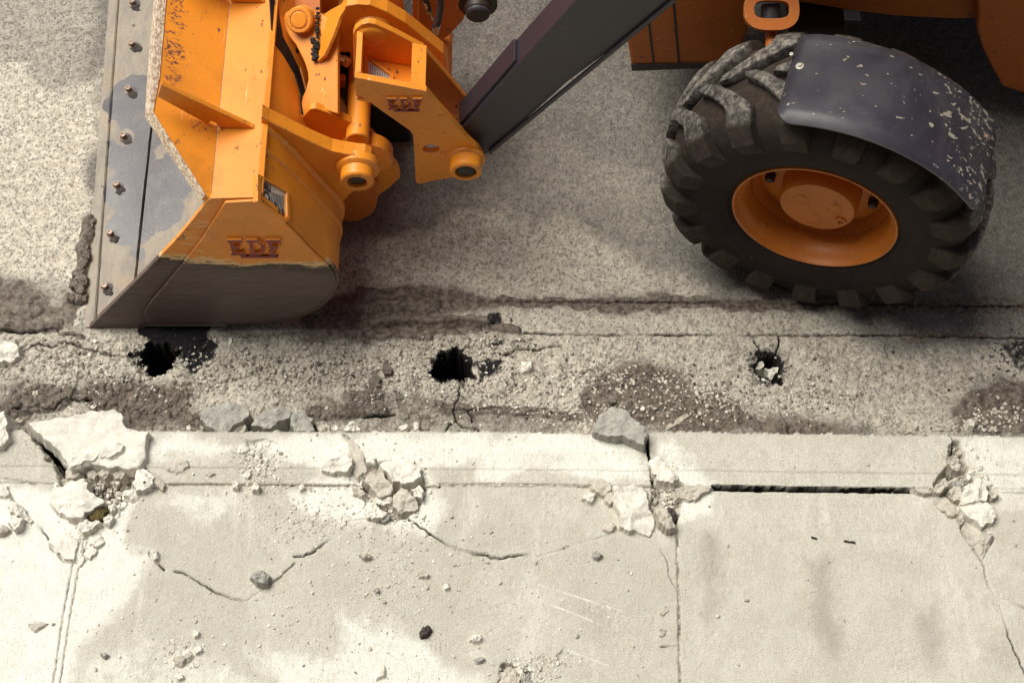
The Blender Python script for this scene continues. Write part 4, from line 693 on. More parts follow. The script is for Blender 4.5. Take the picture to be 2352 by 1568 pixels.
place(95, (0, 790, 2352, 985), gd, 0, .005, .011, ['cream', 'cream', 'white', 'mud', 'dark'], {'cream': 'small cream pebble lying loose in the broken gutter', 'white': 'small white pebble lying loose in the broken gutter', 'mud': 'small muddy pebble lying loose in the broken gutter', 'dark': 'small black pebble lying loose in the broken gutter'}, 'loose pebbles in the gutter')
pd = lambda u, v: 1.0 if u < 1300 and 1180 < v < 1500 and u > 700 else (.5 if u < 1500 else .28)
place(110, (0, 1130, 2352, 1560), pd, KT, .004, .011, ['cream', 'cream', 'white', 'grey'], {'cream': 'small cream pebble lying loose on the pavement', 'white': 'small white pebble lying loose on the pavement', 'grey': 'small grey pebble lying loose on the pavement'}, 'loose pebbles on the pavement')
place(36, (0, 1000, 2352, 1105), lambda u, v: 1 if u < 1100 else .4, KT, .004, .010, ['cream', 'white', 'cream'], {'cream': 'small cream pebble lying loose on the kerb top', 'white': 'small white pebble lying loose on the kerb top'}, 'loose pebbles on the kerb')
def gravel(name, lst, mat, label):
    Vs, Fs = [], []; b = 0
    for (x, y, z, r) in lst:
        if z < -.09: continue
        tv, tf = TPL[int(rg.rand()*8)]; a = rg.rand()*6.3; c, s_ = math.cos(a), math.sin(a); v = tv*r*(.75+.5*rg.rand(3)); Vs.append(np.stack([v[:, 0]*c-v[:, 1]*s_+x, v[:, 0]*s_+v[:, 1]*c+y, v[:, 2]+z+r*.25], -1)); Fs.append(tf+b); b += len(tv)
    o = mesh_np(name, np.concatenate(Vs), np.concatenate(Fs), M[mat]); tag(o, label, 'gravel', None, 'stuff'); return o
def scatter(n, sampler, fld, zf, rlo, rhi):
    P = np.array([Pz(*sampler(), zf)[:2] for _ in range(n)]); hh, _ = fld(P[:, 0], P[:, 1]); r = rlo+(rhi-rlo)*rg.rand(n)**2.5; k = hh > zf-.1
    return [(P[i, 0], P[i, 1], hh[i], r[i]) for i in range(n) if k[i]]
def blob(c):
    def f():
        u0, v0, su, sv = c[int(rg.rand()*len(c))]; return u0+rg.randn()*su, v0+rg.randn()*sv
    return f
gb = [(700, 850, 130, 22), (600, 850, 110, 25), (930, 830, 70, 28), (860, 860, 90, 22), (1700, 925, 70, 22), (1870, 915, 45, 18), (1640, 900, 50, 25), (1100, 900, 110, 20), (1250, 870, 120, 30), (300, 850, 160, 25), (2190, 985, 40, 8), (1420, 880, 90, 20), (1130, 790, 40, 18), (2280, 960, 40, 20), (1330, 950, 150, 18), (150, 830, 90, 22)]
gb2 = gb+[(800, 870, 480, 40)]*4+[(1700, 890, 400, 40)]
LC = scatter(6200, lambda: (lambda q: (q[0], min(max(q[1], 782), 988)))(blob(gb2)()), road_field, 0, .0022, .0100)
gravel('gravel', [q for i, q in enumerate(LC) if i % 10 in (0, 2, 4, 6, 8, 9)], 'cream', 'crushed cream concrete grains strewn along the gutter'); gravel('gravel', LC[1::10], 'white', 'chalky white grains strewn along the gutter'); gravel('gravel', [q for i, q in enumerate(LC) if i % 10 in (3, 5, 7)], 'mud', 'muddy grains strewn along the gutter')
LD = scatter(260, blob([(1140, 740, 25, 10), (1165, 790, 60, 15), (1130, 850, 30, 20), (2320, 790, 25, 25), (2290, 830, 30, 20), (430, 800, 40, 30), (1600, 880, 200, 30)]), road_field, 0, .003, .009); gravel('gravel', LD, 'dark', 'black tar crumbs strewn on the gutter')
pb = [(905, 1130, 45, 45), (240, 1110, 60, 18), (265, 1130, 30, 20), (1530, 1130, 25, 30), (2230, 1120, 30, 45), (1200, 1558, 35, 15), (410, 1500, 30, 25), (590, 1065, 30, 20), (640, 1120, 160, 6), (700, 1170, 60, 40), (900, 1240, 80, 35), (700, 1215, 50, 30), (1000, 1340, 200, 90), (1250, 1520, 45, 12), (2240, 1180, 25, 30), (540, 1460, 200, 60), (210, 1215, 30, 25), (880, 1330, 90, 70)]
LP = scatter(900, blob([(905, 1140, 28, 28), (905, 1140, 40, 40), (250, 1110, 50, 14), (250, 1150, 40, 20), (1530, 1130, 14, 35), (2220, 1120, 25, 40), (1200, 1545, 30, 12), (590, 1065, 22, 22)]), pav_field, KT, .004, .013)+scatter(3600, blob(pb+[(1176, 1330, 700, 140)]), pav_field, KT, .0018, .0075)
gravel('gravel', LP[::2], 'white', 'white crumbs of concrete strewn on pavement and kerb'); gravel('gravel', LP[1::2], 'cream', 'cream crumbs of concrete strewn on pavement and kerb')
# clods pushed up along the cutting edge and thin mud peel in the gutter
for k, (u, v, s_) in enumerate([(203, 512, 13), (196, 540, 14), (190, 566, 13), (199, 585, 10), (188, 602, 13), (180, 625, 12), (193, 640, 12), (182, 660, 13), (192, 684, 9), (170, 648, 10), (162, 680, 9), (205, 530, 8)]):
    rr_ = random.Random(k); px = [(u+s_*rr_.uniform(.75, 1.15)*math.cos(a*math.pi/5), v+s_*rr_.uniform(.85, 1.4)*math.sin(a*math.pi/5)) for a in range(10)]
    chunk('mud_clod', 'D', px, 0, .022+.012*rr_.random(), 'mud', 'grey mud clod pushed up along the front of the cutting edge', 'clod', 'mud clods along the cutting edge', .004, .008, (0, 0), 0, None, .010, k+5)
# ------------------------------------------------------------------ the backhoe loader
L0 = (1.15, .95, 0)
loader = link(bpy.data.objects.new('backhoe_loader', None)); loader.location = L0
tag(loader, 'orange backhoe loader resting its front bucket on the road beside the kerb', 'backhoe loader')
def norm(v): v = np.array(v, float); return v/np.linalg.norm(v)
def add_plate(bm, pts3, n, th, holes=()):
    """front face through pts3 (ordered), extruded by -n*th"""
    n = norm(n); loops = [list(map(np.array, pts3))]+[list(map(np.array, h)) for h in holes]
    flat = [p for l in loops for p in l]; tris = tessellate_polygon([[Vector(p) for p in l] for l in loops])
    vf = [bm.verts.new(p) for p in flat]; vb = [bm.verts.new(p-n*th) for p in flat]
    ft = []
    for t in tris:
        try: ft.append(bm.faces.new([vf[i] for i in t]))
        except ValueError: pass
        try: bm.faces.new([vb[i] for i in reversed(t)])
        except ValueError: pass
    k = 0
    for l in loops:
        m = len(l)
        for i in range(m):
            a, b = k+i, k+(i+1) % m; bm.faces.new([vf[a], vb[a], vb[b], vf[b]])
        k += m
    if not holes: bmesh.ops.dissolve_limit(bm, angle_limit=R(.5), verts=vf+vb, edges=list({e for v in vf+vb for e in v.link_edges}))
def arcpts(pts, it=1):
    """round a polyline/polygon by corner cutting"""
    for _ in range(it):
        q = []
        for i in range(len(pts)):
            a = np.array(pts[i]); b = np.array(pts[(i+1) % len(pts)]); q += [a*.78+b*.22, a*.22+b*.78]
        pts = q
    return pts
def plate(name, px, plane, th, mat, parent, holes=(), bevel=.003, rnd=0, flip=False, mat_key=None):
    """px: pixels; plane: ('y', value) vertical plate facing the kerb, or (point, normal)"""
    if isinstance(plane[0], str): f = lambda u, v: Py(u, v, plane[1]); n = (0, -1, 0)
    else: f = lambda u, v: Pn(u, v, plane[0], plane[1]); n = norm(plane[1])
    if rnd: px = arcpts(px, rnd)
    bm = bmesh.new(); add_plate(bm, [f(*p) for p in px], n, th, [[f(*p) for p in h] for h in holes])
    return mesh_bm(name, bm, M[mat], parent, False, bevel, 2, L0)
def poly3(name, pts, n, th, mat, parent, bevel=.003):
    bm = bmesh.new(); add_plate(bm, pts, n, th); return mesh_bm(name, bm, M[mat], parent, False, bevel, 2, L0)
def lathe(name, prof, org, ax, mat, parent, seg=40, bm=None, smooth=True, off=L0, close=False):
    """prof: (distance along axis, radius)"""
    own = bm is None; bm = bm or bmesh.new(); ax = Vector(ax).normalized(); u = ax.orthogonal().normalized(); w = ax.cross(u); org = Vector(org); rings = []
    for a, r in prof:
        if r < 1e-5: rings.append([bm.verts.new(org+ax*a)])
        else: rings.append([bm.verts.new(org+ax*a+(u*math.cos(t)+w*math.sin(t))*r) for t in [2*math.pi*i/seg for i in range(seg)]])
    pr = list(zip(rings[:-1], rings[1:]))+([(rings[-1], rings[0])] if close else [])
    for A, B in pr:
        for i in range(seg):
            j = (i+1) % seg
            if len(A) == 1 and len(B) == 1: continue
            if len(A) == 1: bm.faces.new([A[0], B[i], B[j]])
            elif len(B) == 1: bm.faces.new([A[i], A[j], B[0]])
            else: bm.faces.new([A[i], A[j], B[j], B[i]])
    if own:
        o = mesh_bm(name, bm, M[mat], parent, False, 0, 2, off)
        if smooth: shade_auto(o)
        return o
def shade_auto(o, ang=38):
    me = o.data; me.polygons.foreach_set('use_smooth', [True]*len(me.polygons))
    bm = bmesh.new(); bm.from_mesh(me)
    for e in bm.edges:
        if len(e.link_faces) == 2 and e.calc_face_angle(0) > R(ang): e.smooth = False
    bm.to_mesh(me); bm.free()
def rod(name, p0, p1, r, mat, parent, seg=24, caps=True):
    p0 = Vector(p0); p1 = Vector(p1); L = (p1-p0).length; b = min(.004, r*.2)
    return lathe(name, [(0, 0), (0, r-b), (b, r), (L-b, r), (L, r-b), (L, 0)], p0, p1-p0, mat, parent, seg)
def tube_path(name, pts, r, mat, parent, seg=10):
    pts = [Vector(p) for p in pts]; Q = []
    for i in range(len(pts)-1):       # Catmull-Rom
        a, b, c, d = pts[max(i-1, 0)], pts[i], pts[i+1], pts[min(i+2, len(pts)-1)]
        for k in range(6):
            t = k/6; Q.append(.5*((2*b)+(c-a)*t+(2*a-5*b+4*c-d)*t*t+(3*b-a-3*c+d)*t**3))
    Q.append(pts[-1]); bm = bmesh.new(); prev = None; up = Vector((.3, .2, 1))
    for i, q in enumerate(Q):
        t = (Q[min(i+1, len(Q)-1)]-Q[max(i-1, 0)]).normalized(); u = t.cross(up).normalized(); w = t.cross(u)
        ring = [bm.verts.new(q+(u*math.cos(a)+w*math.sin(a))*r) for a in [2*math.pi*k/seg for k in range(seg)]]
        if prev:
            for k in range(seg): bm.faces.new([prev[k], prev[(k+1) % seg], ring[(k+1) % seg], ring[k]])
        else: bm.faces.new(ring)
        prev = ring
    bm.faces.new(prev[::-1]); return mesh_bm(name, bm, M[mat], parent, True, 0, 2, L0)
# ---- bucket
Y0 = float(Pz(205, 755)[1]); Y1 = 2.35
prof_px = [(485, 458), (594, 455), (628, 482), (662, 511), (697, 546), (728, 579), (752, 601), (768, 619), (775, 633), (776, 648), (770, 668), (757, 685), (741, 701), (720, 714), (695, 725), (662, 734), (620, 740), (577, 743), (336, 745)]
prof = [Py(u, v, Y0) for u, v in prof_px]; prof = [(p[0], max(p[2], .035)) for p in prof]
ZT = prof[0][1]; prof[1] = (prof[1][0], ZT)
bm = bmesh.new(); th = .016
inner = []
for i, (x, z) in enumerate(prof):      # shell of constant thickness
    a = np.array(prof[max(i-1, 0)]); b = np.array(prof[min(i+1, len(prof)-1)]); t = norm(b-a); inner.append((x+t[1]*th, z-t[0]*th))
def xz(x, y, z): return Vector((x, y, z))
ya, yb = Y0+.004, Y1
o = [bm.verts.new(xz(x, ya, z)) for x, z in prof]; i_ = [bm.verts.new(xz(x, ya, z)) for x, z in inner]
o2 = [bm.verts.new(xz(x, yb, z)) for x, z in prof]; i2 = [bm.verts.new(xz(x, yb, z)) for x, z in inner]
for k in range(len(prof)-1):
    bm.faces.new([o[k], o2[k], o2[k+1], o[k+1]]); bm.faces.new([i_[k], i_[k+1], i2[k+1], i2[k]]); bm.faces.new([o[k], o[k+1], i_[k+1], i_[k]]); bm.faces.new([o2[k], i2[k], i2[k+1], o2[k+1]])
bm.faces.new([o[0], i_[0], i2[0], o2[0]]); bm.faces.new([o[-1], o2[-1], i2[-1], i_[-1]])
bucket = mesh_bm('bucket', bm, M['chipped'], loader, False, 0, 2, L0); shade_auto(bucket, 28)
bm = bmesh.new(); A_ = [bm.verts.new((x+.0, ya+.02, z)) for x, z in inner]; 
lin = []
for i, (x, z) in enumerate(inner):
    a = np.array(inner[max(i-1, 0)]); b = np.array(inner[min(i+1, len(inner)-1)]); t = norm(b-a); lin.append((x+t[1]*.004, z-t[0]*.004))
for v, (x, z) in zip(A_, lin): v.co.x = x; v.co.z = max(z, .050)
B_ = [bm.verts.new((v.co.x, yb-.02, v.co.z)) for v in A_]
for k in range(len(A_)-1): bm.faces.new([A_[k], A_[k+1], B_[k+1], B_[k]])
lining = mesh_bm('inner_lining', bm, M['steel'], bucket, True, 0, 2, L0)
bucket['label'] = 'orange bucket worn to bare steel low on its side'
def slice_prof(y, dz=0.0, k0=1, k1=12, out=.0):
    r = []
    for i in range(k0, k1):
        a = np.array(prof[max(i-1, 0)]); b = np.array(prof[i+1]); t = norm(b-a); nx, nz = -t[1]*-1, t[0]
        nx, nz = (-t[1], t[0])
        r.append((prof[i][0]+nx*out, y, prof[i][1]+nz*out))
    return r
def ybead(u, v, x):                      # y where the line of sight meets x
    return Px_(u, v, x)[1]
def Px_(u, v, x): r = ray(u, v); return CAM+r*(x-CAM[0])/r[0]
def solve_y(u, v, z): return float(Pz(u, v, z)[1])
yb1 = solve_y(592, 340, ZT); yb2 = solve_y(598, 290, ZT)
for yy, w in ((yb1, .010), (yb2, .016)):
    bm = bmesh.new(); sl = slice_prof(yy, 0, 1, 13, 0); vs = []
    for i, (x, y, z) in enumerate(sl):
        a = np.array(sl[max(i-1, 0)])[[0, 2]]; b = np.array(sl[min(i+1, len(sl)-1)])[[0, 2]]; t = norm(b-a); n = np.array((-t[1], t[0]))
        vs.append([bm.verts.new((x, y-w, z)), bm.verts.new((x+n[0]*w*.7, y-w*.5, z+n[1]*w*.7)), bm.verts.new((x+n[0]*w*.8, y+w*.4, z+n[1]*w*.8)), bm.verts.new((x, y+w, z))])
    for A, B in zip(vs[:-1], vs[1:]):
        for k in range(3): bm.faces.new([A[k], A[k+1], B[k+1], B[k]])
    mesh_bm('weld_seam', bm, M['orange'], bucket, True, 0, 2, L0)
side_px = [(190, 757), (205, 752), (332, 625), (400, 555), (440, 508), (462, 480), (476, 461), (484, 456), (594, 453), (628, 480), (662, 509), (697, 544), (728, 577), (752, 599), (769, 618), (777, 634), (778, 648), (771, 669), (758, 687), (742, 703), (720, 716), (695, 727), (662, 736), (620, 742), (577, 745), (336, 746), (330, 757)]
side = plate('side_plate', side_px, ('y', Y0), .02, 'side', bucket, bevel=.002)
side['label'] = 'side plate, orange above and scraped to brown steel below'
# raised rear panel of the side plate (its front edge runs down the diagonal)
pan = [(517, 466), (590, 462), (625, 488), (659, 517), (692, 550), (722, 583), (746, 604), (762, 622), (769, 636), (770, 648), (763, 666), (751, 682), (736, 697), (717, 709), (693, 720), (661, 729), (620, 735), (577, 738), (338, 740), (331, 718), (345, 695), (395, 636), (460, 555)]
plate('side_panel', pan, ('y', Y0-.012), .0115, 'side', bucket, bevel=.003)
# far side plate (its twin at the other end)
fs = [Py(u, v, Y0) for u, v in side_px]; poly3('side_plate', [(p[0], Y1, max(p[2], .0)) for p in fs], (0, 1, 0), .02, 'side', bucket)
# spill guard: rises forward from the top of the shell
XF = prof[0][0]; FU = lambda v: 485+(458-v)*.045
lp_px_near = [(472, 460), (345, 258)]
nl = norm((.50, 0, .86))                  # lies tilted: its face looks back and up
pf = (XF, Y0, ZT); fold_near = (XF, Y0+.004, ZT)
A = Pn(470, 450, pf, nl); B = Pn(343, 258, pf, nl); Cc = Pn(347, 175, pf, nl); D_ = Pn(362, 0, pf, nl); d = (D_-Cc)/(D_[1]-Cc[1]); far = Cc+d*(Y1-Cc[1])
lipm = poly3('spill_guard', [fold_near, A, B, Cc, far, (XF, Y1, ZT)], nl, .03, 'chipped', bucket, .002)
A2, B2, C2, F2 = [np.array(q) for q in (A, B, Cc, far)]
bm = bmesh.new(); wv = np.array((.034, 0, -.0195)); hh = nl*.003
ins = [A2+np.array((.003, .003, -.0015)), B2+wv*.30+(0, .004, 0), C2+wv*.75, F2+wv*.85]
V1 = [bm.verts.new(p+hh) for p in (A2, B2, C2, F2)]; V2 = [bm.verts.new(p+hh) for p in ins]; V3 = [bm.verts.new(p-nl*.034-np.array((.003, 0, 0))) for p in (A2, B2, C2, F2)]
for k in range(3): bm.faces.new([V1[k], V1[k+1], V2[k+1], V2[k]]); bm.faces.new([V1[k+1], V1[k], V3[k], V3[k+1]])
mesh_bm('worn_lip', bm, M['bare'], bucket, False, 0, 2, L0)
# gussets across the valley
yg = solve_y(584, 296, ZT)
for k, dy in enumerate((0, .548, 1.096)):
    q = [(362, 222), (370, 195), (584, 295), (583, 299), (503, 294), (497, 284), (485, 279), (475, 286), (470, 282)]
    pts = [Py(u, v, yg) for u, v in q]; pts = [(p[0], yg+dy, max(p[2], ZT+.0) if i > 2 else p[2]) for i, p in enumerate(pts)]
    poly3('gusset', pts, (0, -1, 0), .018, 'orange', bucket, .002)
# rounded rear edge bar of the top plate
poly3('top_edge_bar', [(prof[1][0]-.012, Y0+.02, ZT+.0), (prof[1][0]+.012, Y0+.02, ZT-.012), (prof[1][0]+.012, Y0+.02, ZT+.006), (prof[1][0]-.008, Y0+.02, ZT+.012)], (0, -1, 0), Y1-Y0-.04, 'orange', bucket, .002)
# cutting edge and floor
zl, zg, zf = .004, .030, .034
ledge = [Pz(193, 754, zl), Pz(250, 0, zl)]; groove = [Pz(222, 752, zg), Pz(275, 0, zg)]; seam = [Pz(316, 590, zf), Pz(350, 268, zf)]
def ext(a, b, y): a, b = np.array(a), np.array(b); return a+(b-a)*(y-a[1])/(b[1]-a[1])
Ya, Yb = Y0+.005, Y1-.01
rows = []
for y in (Ya, Yb):
    le = ext(*ledge, y); gr = ext(*groove, y); se = ext(*seam, y)
    rows.append([(le[0], y, -.02), (le[0], y, zl), (le[0]+.045, y, .018), (gr[0]-.014, y, .022), (gr[0]-.007, y, .012), (gr[0], y, zg), (gr[0]+.03, y, zf), (se[0]-.005, y, zf), (se[0], y, .020), (se[0]+.0, y, -.02)])
bm = bmesh.new(); NV = 60; rr = []
for k in range(NV+1):
    t = k/NV; rr.append([bm.verts.new(tuple(np.array(a)*(1-t)+np.array(b)*t+np.array((random.uniform(-.0015, .0015), 0, 0)))) for a, b in zip(*rows)])
for A_, B_ in zip(rr[:-1], rr[1:]):
    for j in range(9): bm.faces.new([A_[j], A_[j+1], B_[j+1], B_[j]])
bm.faces.new(rr[0]); bm.faces.new(rr[-1][::-1])
blade = mesh_bm('cutting_edge', bm, M['steel'], bucket, False, 0, 2, L0); shade_auto(blade, 18)
bm = bmesh.new(); sa, sb = ext(*seam, Ya), ext(*seam, Yb)
add_plate(bm, [(sa[0]+.003, Ya, .024), (prof[-1][0]+.30, Ya, .026), (prof[-1][0]+.30, Yb, .026), (sb[0]+.003, Yb, .024)], (0, 0, 1), .015)
mesh_bm('floor_plate', bm, M['steel'], bucket, False, .002, 2, L0)
for u, v in ((306, 8), (305, 103), (297, 207), (285, 315), (270, 427), (255, 538), (243, 660)):
    p = Pz(u-3, v-4, zf+.012); b_ = bmesh.new(); b_.free()
    lathe('bolt', [(-.014, .020), (-.010, .0135), (-.001, .0128), (.006, .0118), (.0075, .0105), (.0075, .0065), (.004, .006), (.004, 0)], p, (.05, 0, 1), 'bolt', bucket, 14)
    r_ = random.Random(int(v)); g_ = chunk('mud_ring', 'D', [(u+7+11.5*r_.uniform(.7, 1.25)*math.cos(k*.63), v+8+10*r_.uniform(.7, 1.2)*math.sin(k*.63)) for k in range(10)], zf-.001, .0055, 'dark', '', '', None, .002, .003, (0, 0), 0, bucket, .004, int(v)+3); g_.location = Vector(g_.location)-Vector(L0)
# nameplate on the back plate
def on_back(u, v, out=.006):
    a = np.array((prof[1][0], Y0, prof[1][1])); b = np.array((prof[3][0], Y0, prof[3][1])); n = norm((-(b-a)[2]*-1*-1, 0, (b-a)[0])); n = norm((a[2]-b[2], 0, b[0]-a[0])); return Pn(u, v, a+n*out, n), n
fr = [(601, 402), (662, 438), (664, 500), (656, 508), (600, 462)]
nb = on_back(0+630, 450)[1]
P_ = lambda u, v, o: on_back(u, v, o)[0]
bm = bmesh.new(); add_plate(bm, [P_(u, v, .012) for u, v in ((592, 398), (664, 436), (667, 502), (657, 512), (592, 462))], nb, .02, [[P_(u, v, .012) for u, v in ((601, 409), (659, 441), (660, 497), (655, 500), (601, 462))]])
mesh_bm('plate_frame', bm, M['orange'], bucket, False, .002, 2, L0)
# plate lies flat on the shell: local frame (e1 along +y, e2 down the slope)
e1 = np.array((0, 1.0, 0)); e2 = np.cross(nb, e1); e2 = e2 if e2[2] < 0 else -e2
c0 = P_(601, 410, .003); 
npl = poly3('nameplate', [P_(601, 409, .004), P_(659, 441, .004), P_(660, 499, .004), P_(601, 466, .004)], nb, .003, 'silver', bucket, 0)
npl['label'] = 'pale engraved nameplate'
def text_mesh(body, size, org, ux, uy, n, depth, mat, parent, name='lettering', bold=0):
    cu = bpy.data.curves.new('t', 'FONT'); cu.body = body; cu.size = size; cu.extrude = depth; cu.offset = bold; cu.resolution_u = 3
    o = bpy.data.objects.new('t', cu); COL.objects.link(o); dg = bpy.context.evaluated_depsgraph_get(); dg.update()
    me = bpy.data.meshes.new_from_object(o.evaluated_get(dg)); COL.objects.unlink(o); bpy.data.objects.remove(o)
    ux, uy, n, org = map(np.array, (ux, uy, n, org)); me.name = name
    for v in me.vertices: v.co = Vector(org+ux*v.co.x+uy*v.co.y+n*v.co.z-np.array(L0))
    me.materials.clear(); me.materials.append(M[mat]); return link(bpy.data.objects.new(name, me), parent)
# text runs up the image (+y) so letters are turned a quarter left
ux = e1; uy = -e2
def on_plate(u, v): return P_(u, v, .0055)
for body, sz, (u, v), b in (('EDF', .052, (618, 482), .0014), ('MOD', .019, (634, 492), .0003), ('SER', .019, (643, 497), .0003), ('CAP', .019, (652, 502), .0003), ('entreprise', .011, (611, 434), 0), ('depannage', .011, (616, 437), 0), ('bagnac', .011, (621, 440), 0)):
    text_mesh(body, sz, on_plate(u, v), ux, uy, nb, .0006, 'print', npl, 'lettering', b)
bm = bmesh.new()
for k in range(9):
    a = on_plate(625+k*3.4, 440+k*1.2); add_plate(bm, [a, a+e1*-.085, a+e1*-.085+e2*.0016, a+e2*.0016], nb, .0008)
mesh_bm('ruled_lines', bm, M['print'], npl, False, 0, 2, L0)
# raised block letters E D F with an underline, built from cells on a vertical face
LET = {'E': ['111111110', '111111110', '011000010', '011000000', '011000000', '011111000', '011111000', '011000000', '011000000', '011000010', '111111110', '111111110'],
       'D': ['111111000', '111111100', '011000110', '011000011', '011000011', '011000011', '011000011', '011000011', '011000011', '011000110', '111111100', '111111000'],
       'F': ['111111110', '111111110', '011000010', '011000000', '011000000', '011111000', '011111000', '011000000', '011000000', '011000000', '111100000', '111100000']}
def letters(org, w, h, dep, parent, y, skew=(0, 0)):
    """org: x,z of the top left; three letters across w; raised by dep in front of plane y"""
    objs = []; lw = w/3.25; cw = lw*.95/9; ch = h/12
    for li, L in enumerate('EDF'):
        bm = bmesh.new(); vmap = {}
        def V(i, j, f):
            k = (i, j, f)
            if k not in vmap: vmap[k] = bm.verts.new((org[0]+li*lw*1.09+i*cw, y-(dep if f else -.001), org[1]-j*ch))
            return vmap[k]
        g = LET[L]; on = lambda i, j: 0 <= j < 12 and 0 <= i < 9 and g[j][i] == '1'
        for j in range(12):
            for i in range(9):
                if not on(i, j): continue
                bm.faces.new([V(i, j, 1), V(i, j+1, 1), V(i+1, j+1, 1), V(i+1, j, 1)])
                for di, dj, a, b in ((-1, 0, (i, j), (i, j+1)), (1, 0, (i+1, j+1), (i+1, j)), (0, -1, (i+1, j), (i, j)), (0, 1, (i, j+1), (i+1, j+1))):
                    if not on(i+di, j+dj): bm.faces.new([V(*a, 1), V(*b, 1), V(*b, 0), V(*a, 0)][::-1])
        bmesh.ops.dissolve_limit(bm, angle_limit=R(1), verts=bm.verts, edges=bm.edges)
        bm.normal_update(); sidef = [abs(f.normal.y) < .5 for f in bm.faces]; bm.faces.index_update(); ob = mesh_bm('raised_letter', bm, M['red'], parent, False, min(dep*.22, cw*.3), 2, L0); ob.data.materials.append(M['orange']); [setattr(p_, 'material_index', int(abs(p_.normal.y) < .5)) for p_ in ob.data.polygons]; objs.append(ob)
    bm = bmesh.new(); x0, z0 = org[0]+w*.16, org[1]-h*1.10
    add_plate(bm, [(x0, y-dep*.7, z0), (x0+w*.66, y-dep*.7, z0), (x0+w*.66, y-dep*.7, z0-h*.12), (x0, y-dep*.7, z0-h*.12)], (0, -1, 0), dep*.7); objs.append(mesh_bm('letter_underline', bm, M['red'], parent, False, .001, 2, L0))
    return objs
p = Py(521, 545, Y0-.012); q = Py(663, 585, Y0-.012); letters((p[0], p[2]), q[0]-p[0], .105, .013, bucket, Y0-.0115)
# ---- bucket hinge ear (near) with its pin boss
ye = .36
ear_px = [(600, 268), (618, 279), (640, 290), (676, 308), (713, 326), (740, 338), (762, 347), (790, 353), (816, 357), (838, 359), (852, 366), (860, 378), (862, 392), (856, 405), (846, 420), (834, 428), (822, 432), (800, 450), (784, 470), (760, 460), (720, 430), (660, 380), (598, 345)]
plate('hinge_ear', ear_px, ('y', ye), .055, 'orange', bucket, bevel=.004)
c = Py(822, 384, ye)
lathe('pin_boss', [(-.02, .078), (.012, .078), (.018, .070), (.022, .062), (.060, .060), (.066, .054), (.066, .036), (.03, .034), (.03, 0)], c, (0, -1, 0), 'orange', bucket, 40)
lathe('pin', [(.0, .033), (.046, .033), (.052, .028), (.052, 0)], c, (0, -1, 0), 'hole', bucket, 28)
poly3('hinge_ear', [(p_[0], 1.75, p_[2]) for p_ in [Py(u, v, ye) for u, v in ear_px]], (0, -1, 0), .055, 'orange', bucket)
# ---- quick coupler
cp = plate('quick_coupler', [(680, 287), (712, 251), (724, 249), (770, 265), (815, 286), (855, 311), (885, 348), (914, 388), (919, 408), (896, 430), (869, 450), (862, 480), (840, 470), (800, 420), (740, 350)], ('y', .52), .03, 'orange', loader, bevel=.003)
# upper rim flange of that plate, seen from above as a bright strip
plate('coupler_hook', [(779, 430), (800, 418), (835, 424), (862, 414), (869, 430), (866, 470), (858, 488), (842, 500), (820, 508), (798, 510), (783, 503), (778, 480)], ('y', .47), .05, 'chassis', cp, bevel=.006, rnd=1)
c = Py(838, 378, .45); lathe('knuckle', [(0, .05), (0, .098), (.006, .102), (.05, .102), (.056, .098), (.056, .05)], (c[0], .47, c[2]), (0, 1, 0), 'orange', cp, 40, close=True)
# main inclined plate (faces up and towards the kerb)
QN = norm((-.30, -.42, .86)); QP = Py(740, 250, .60)+QN*.10
def ypix(px): return px
main_px = [(690, 249), (695, 222), (703, 205), (708, 185), (707, 168), (700, 145), (690, 124), (680, 104), (664, 84), (653, 64), (649, 44), (655, 30), (666, 23), (680, 22), (698, 30), (716, 34), (731, 27), (776, 60), (776, 262), (716, 243), (700, 260), (686, 275), (679, 282)]
plate('inclined_plate', main_px, (QP, QN), .022, 'orange', cp, bevel=.004)
c = Pn(695, 46, QP, QN); lathe('pin_boss', [(0, .052), (.004, .050), (.045, .048), (.050, .043), (.050, .034), (.046, .033), (.052, .026), (.053, 0)], c, norm((-.15, -.62, .76)), 'orange', cp, 36)
# dark curved band and shell pad left of it
plate('curved_rib', [(640, 60), (652, 86), (668, 108), (684, 138), (694, 168), (703, 205), (694, 222), (686, 196), (676, 160), (660, 122), (640, 96), (628, 84)], (QP-QN*.05, QN), .02, 'orange', cp, bevel=.003)
plate('backing_plate', [(612, -40), (640, -40), (650, 30), (680, 120), (704, 190), (697, 262), (676, 284), (612, 262), (606, 100)], (QP-QN*.11, QN), .02, 'orange', cp, bevel=.002)
plate('backing_plate', [(640, -60), (735, -60), (735, 60), (700, 80), (640, 60)], (QP-QN*.10, QN), .02, 'chassis', cp, bevel=.002)
plate('shadow_gap_band', [(606, -30), (634, -30), (638, 40), (655, 84), (674, 124), (692, 168), (706, 205), (700, 262), (690, 262), (688, 215), (674, 165), (652, 125), (632, 95), (618, 60)], (QP-QN*.098, QN), .01, 'grease_shade', cp, bevel=.002)  # dark band standing in for the shadow gap beside the rib
_b = bmesh.new(); add_plate(_b, [on_back(u, v, .006)[0] for u, v in [(619, -20), (636, -20), (642, 40), (650, 84), (668, 118), (688, 160), (700, 205), (699, 262), (693, 262), (692, 215), (678, 170), (652, 128), (634, 100), (624, 66)]], nb, .004); mesh_bm('shadow_gap_strip', _b, M['grease_shade'], bucket, False, 0, 2, L0)  # black strip on the shell painting the shadow gap under the coupler
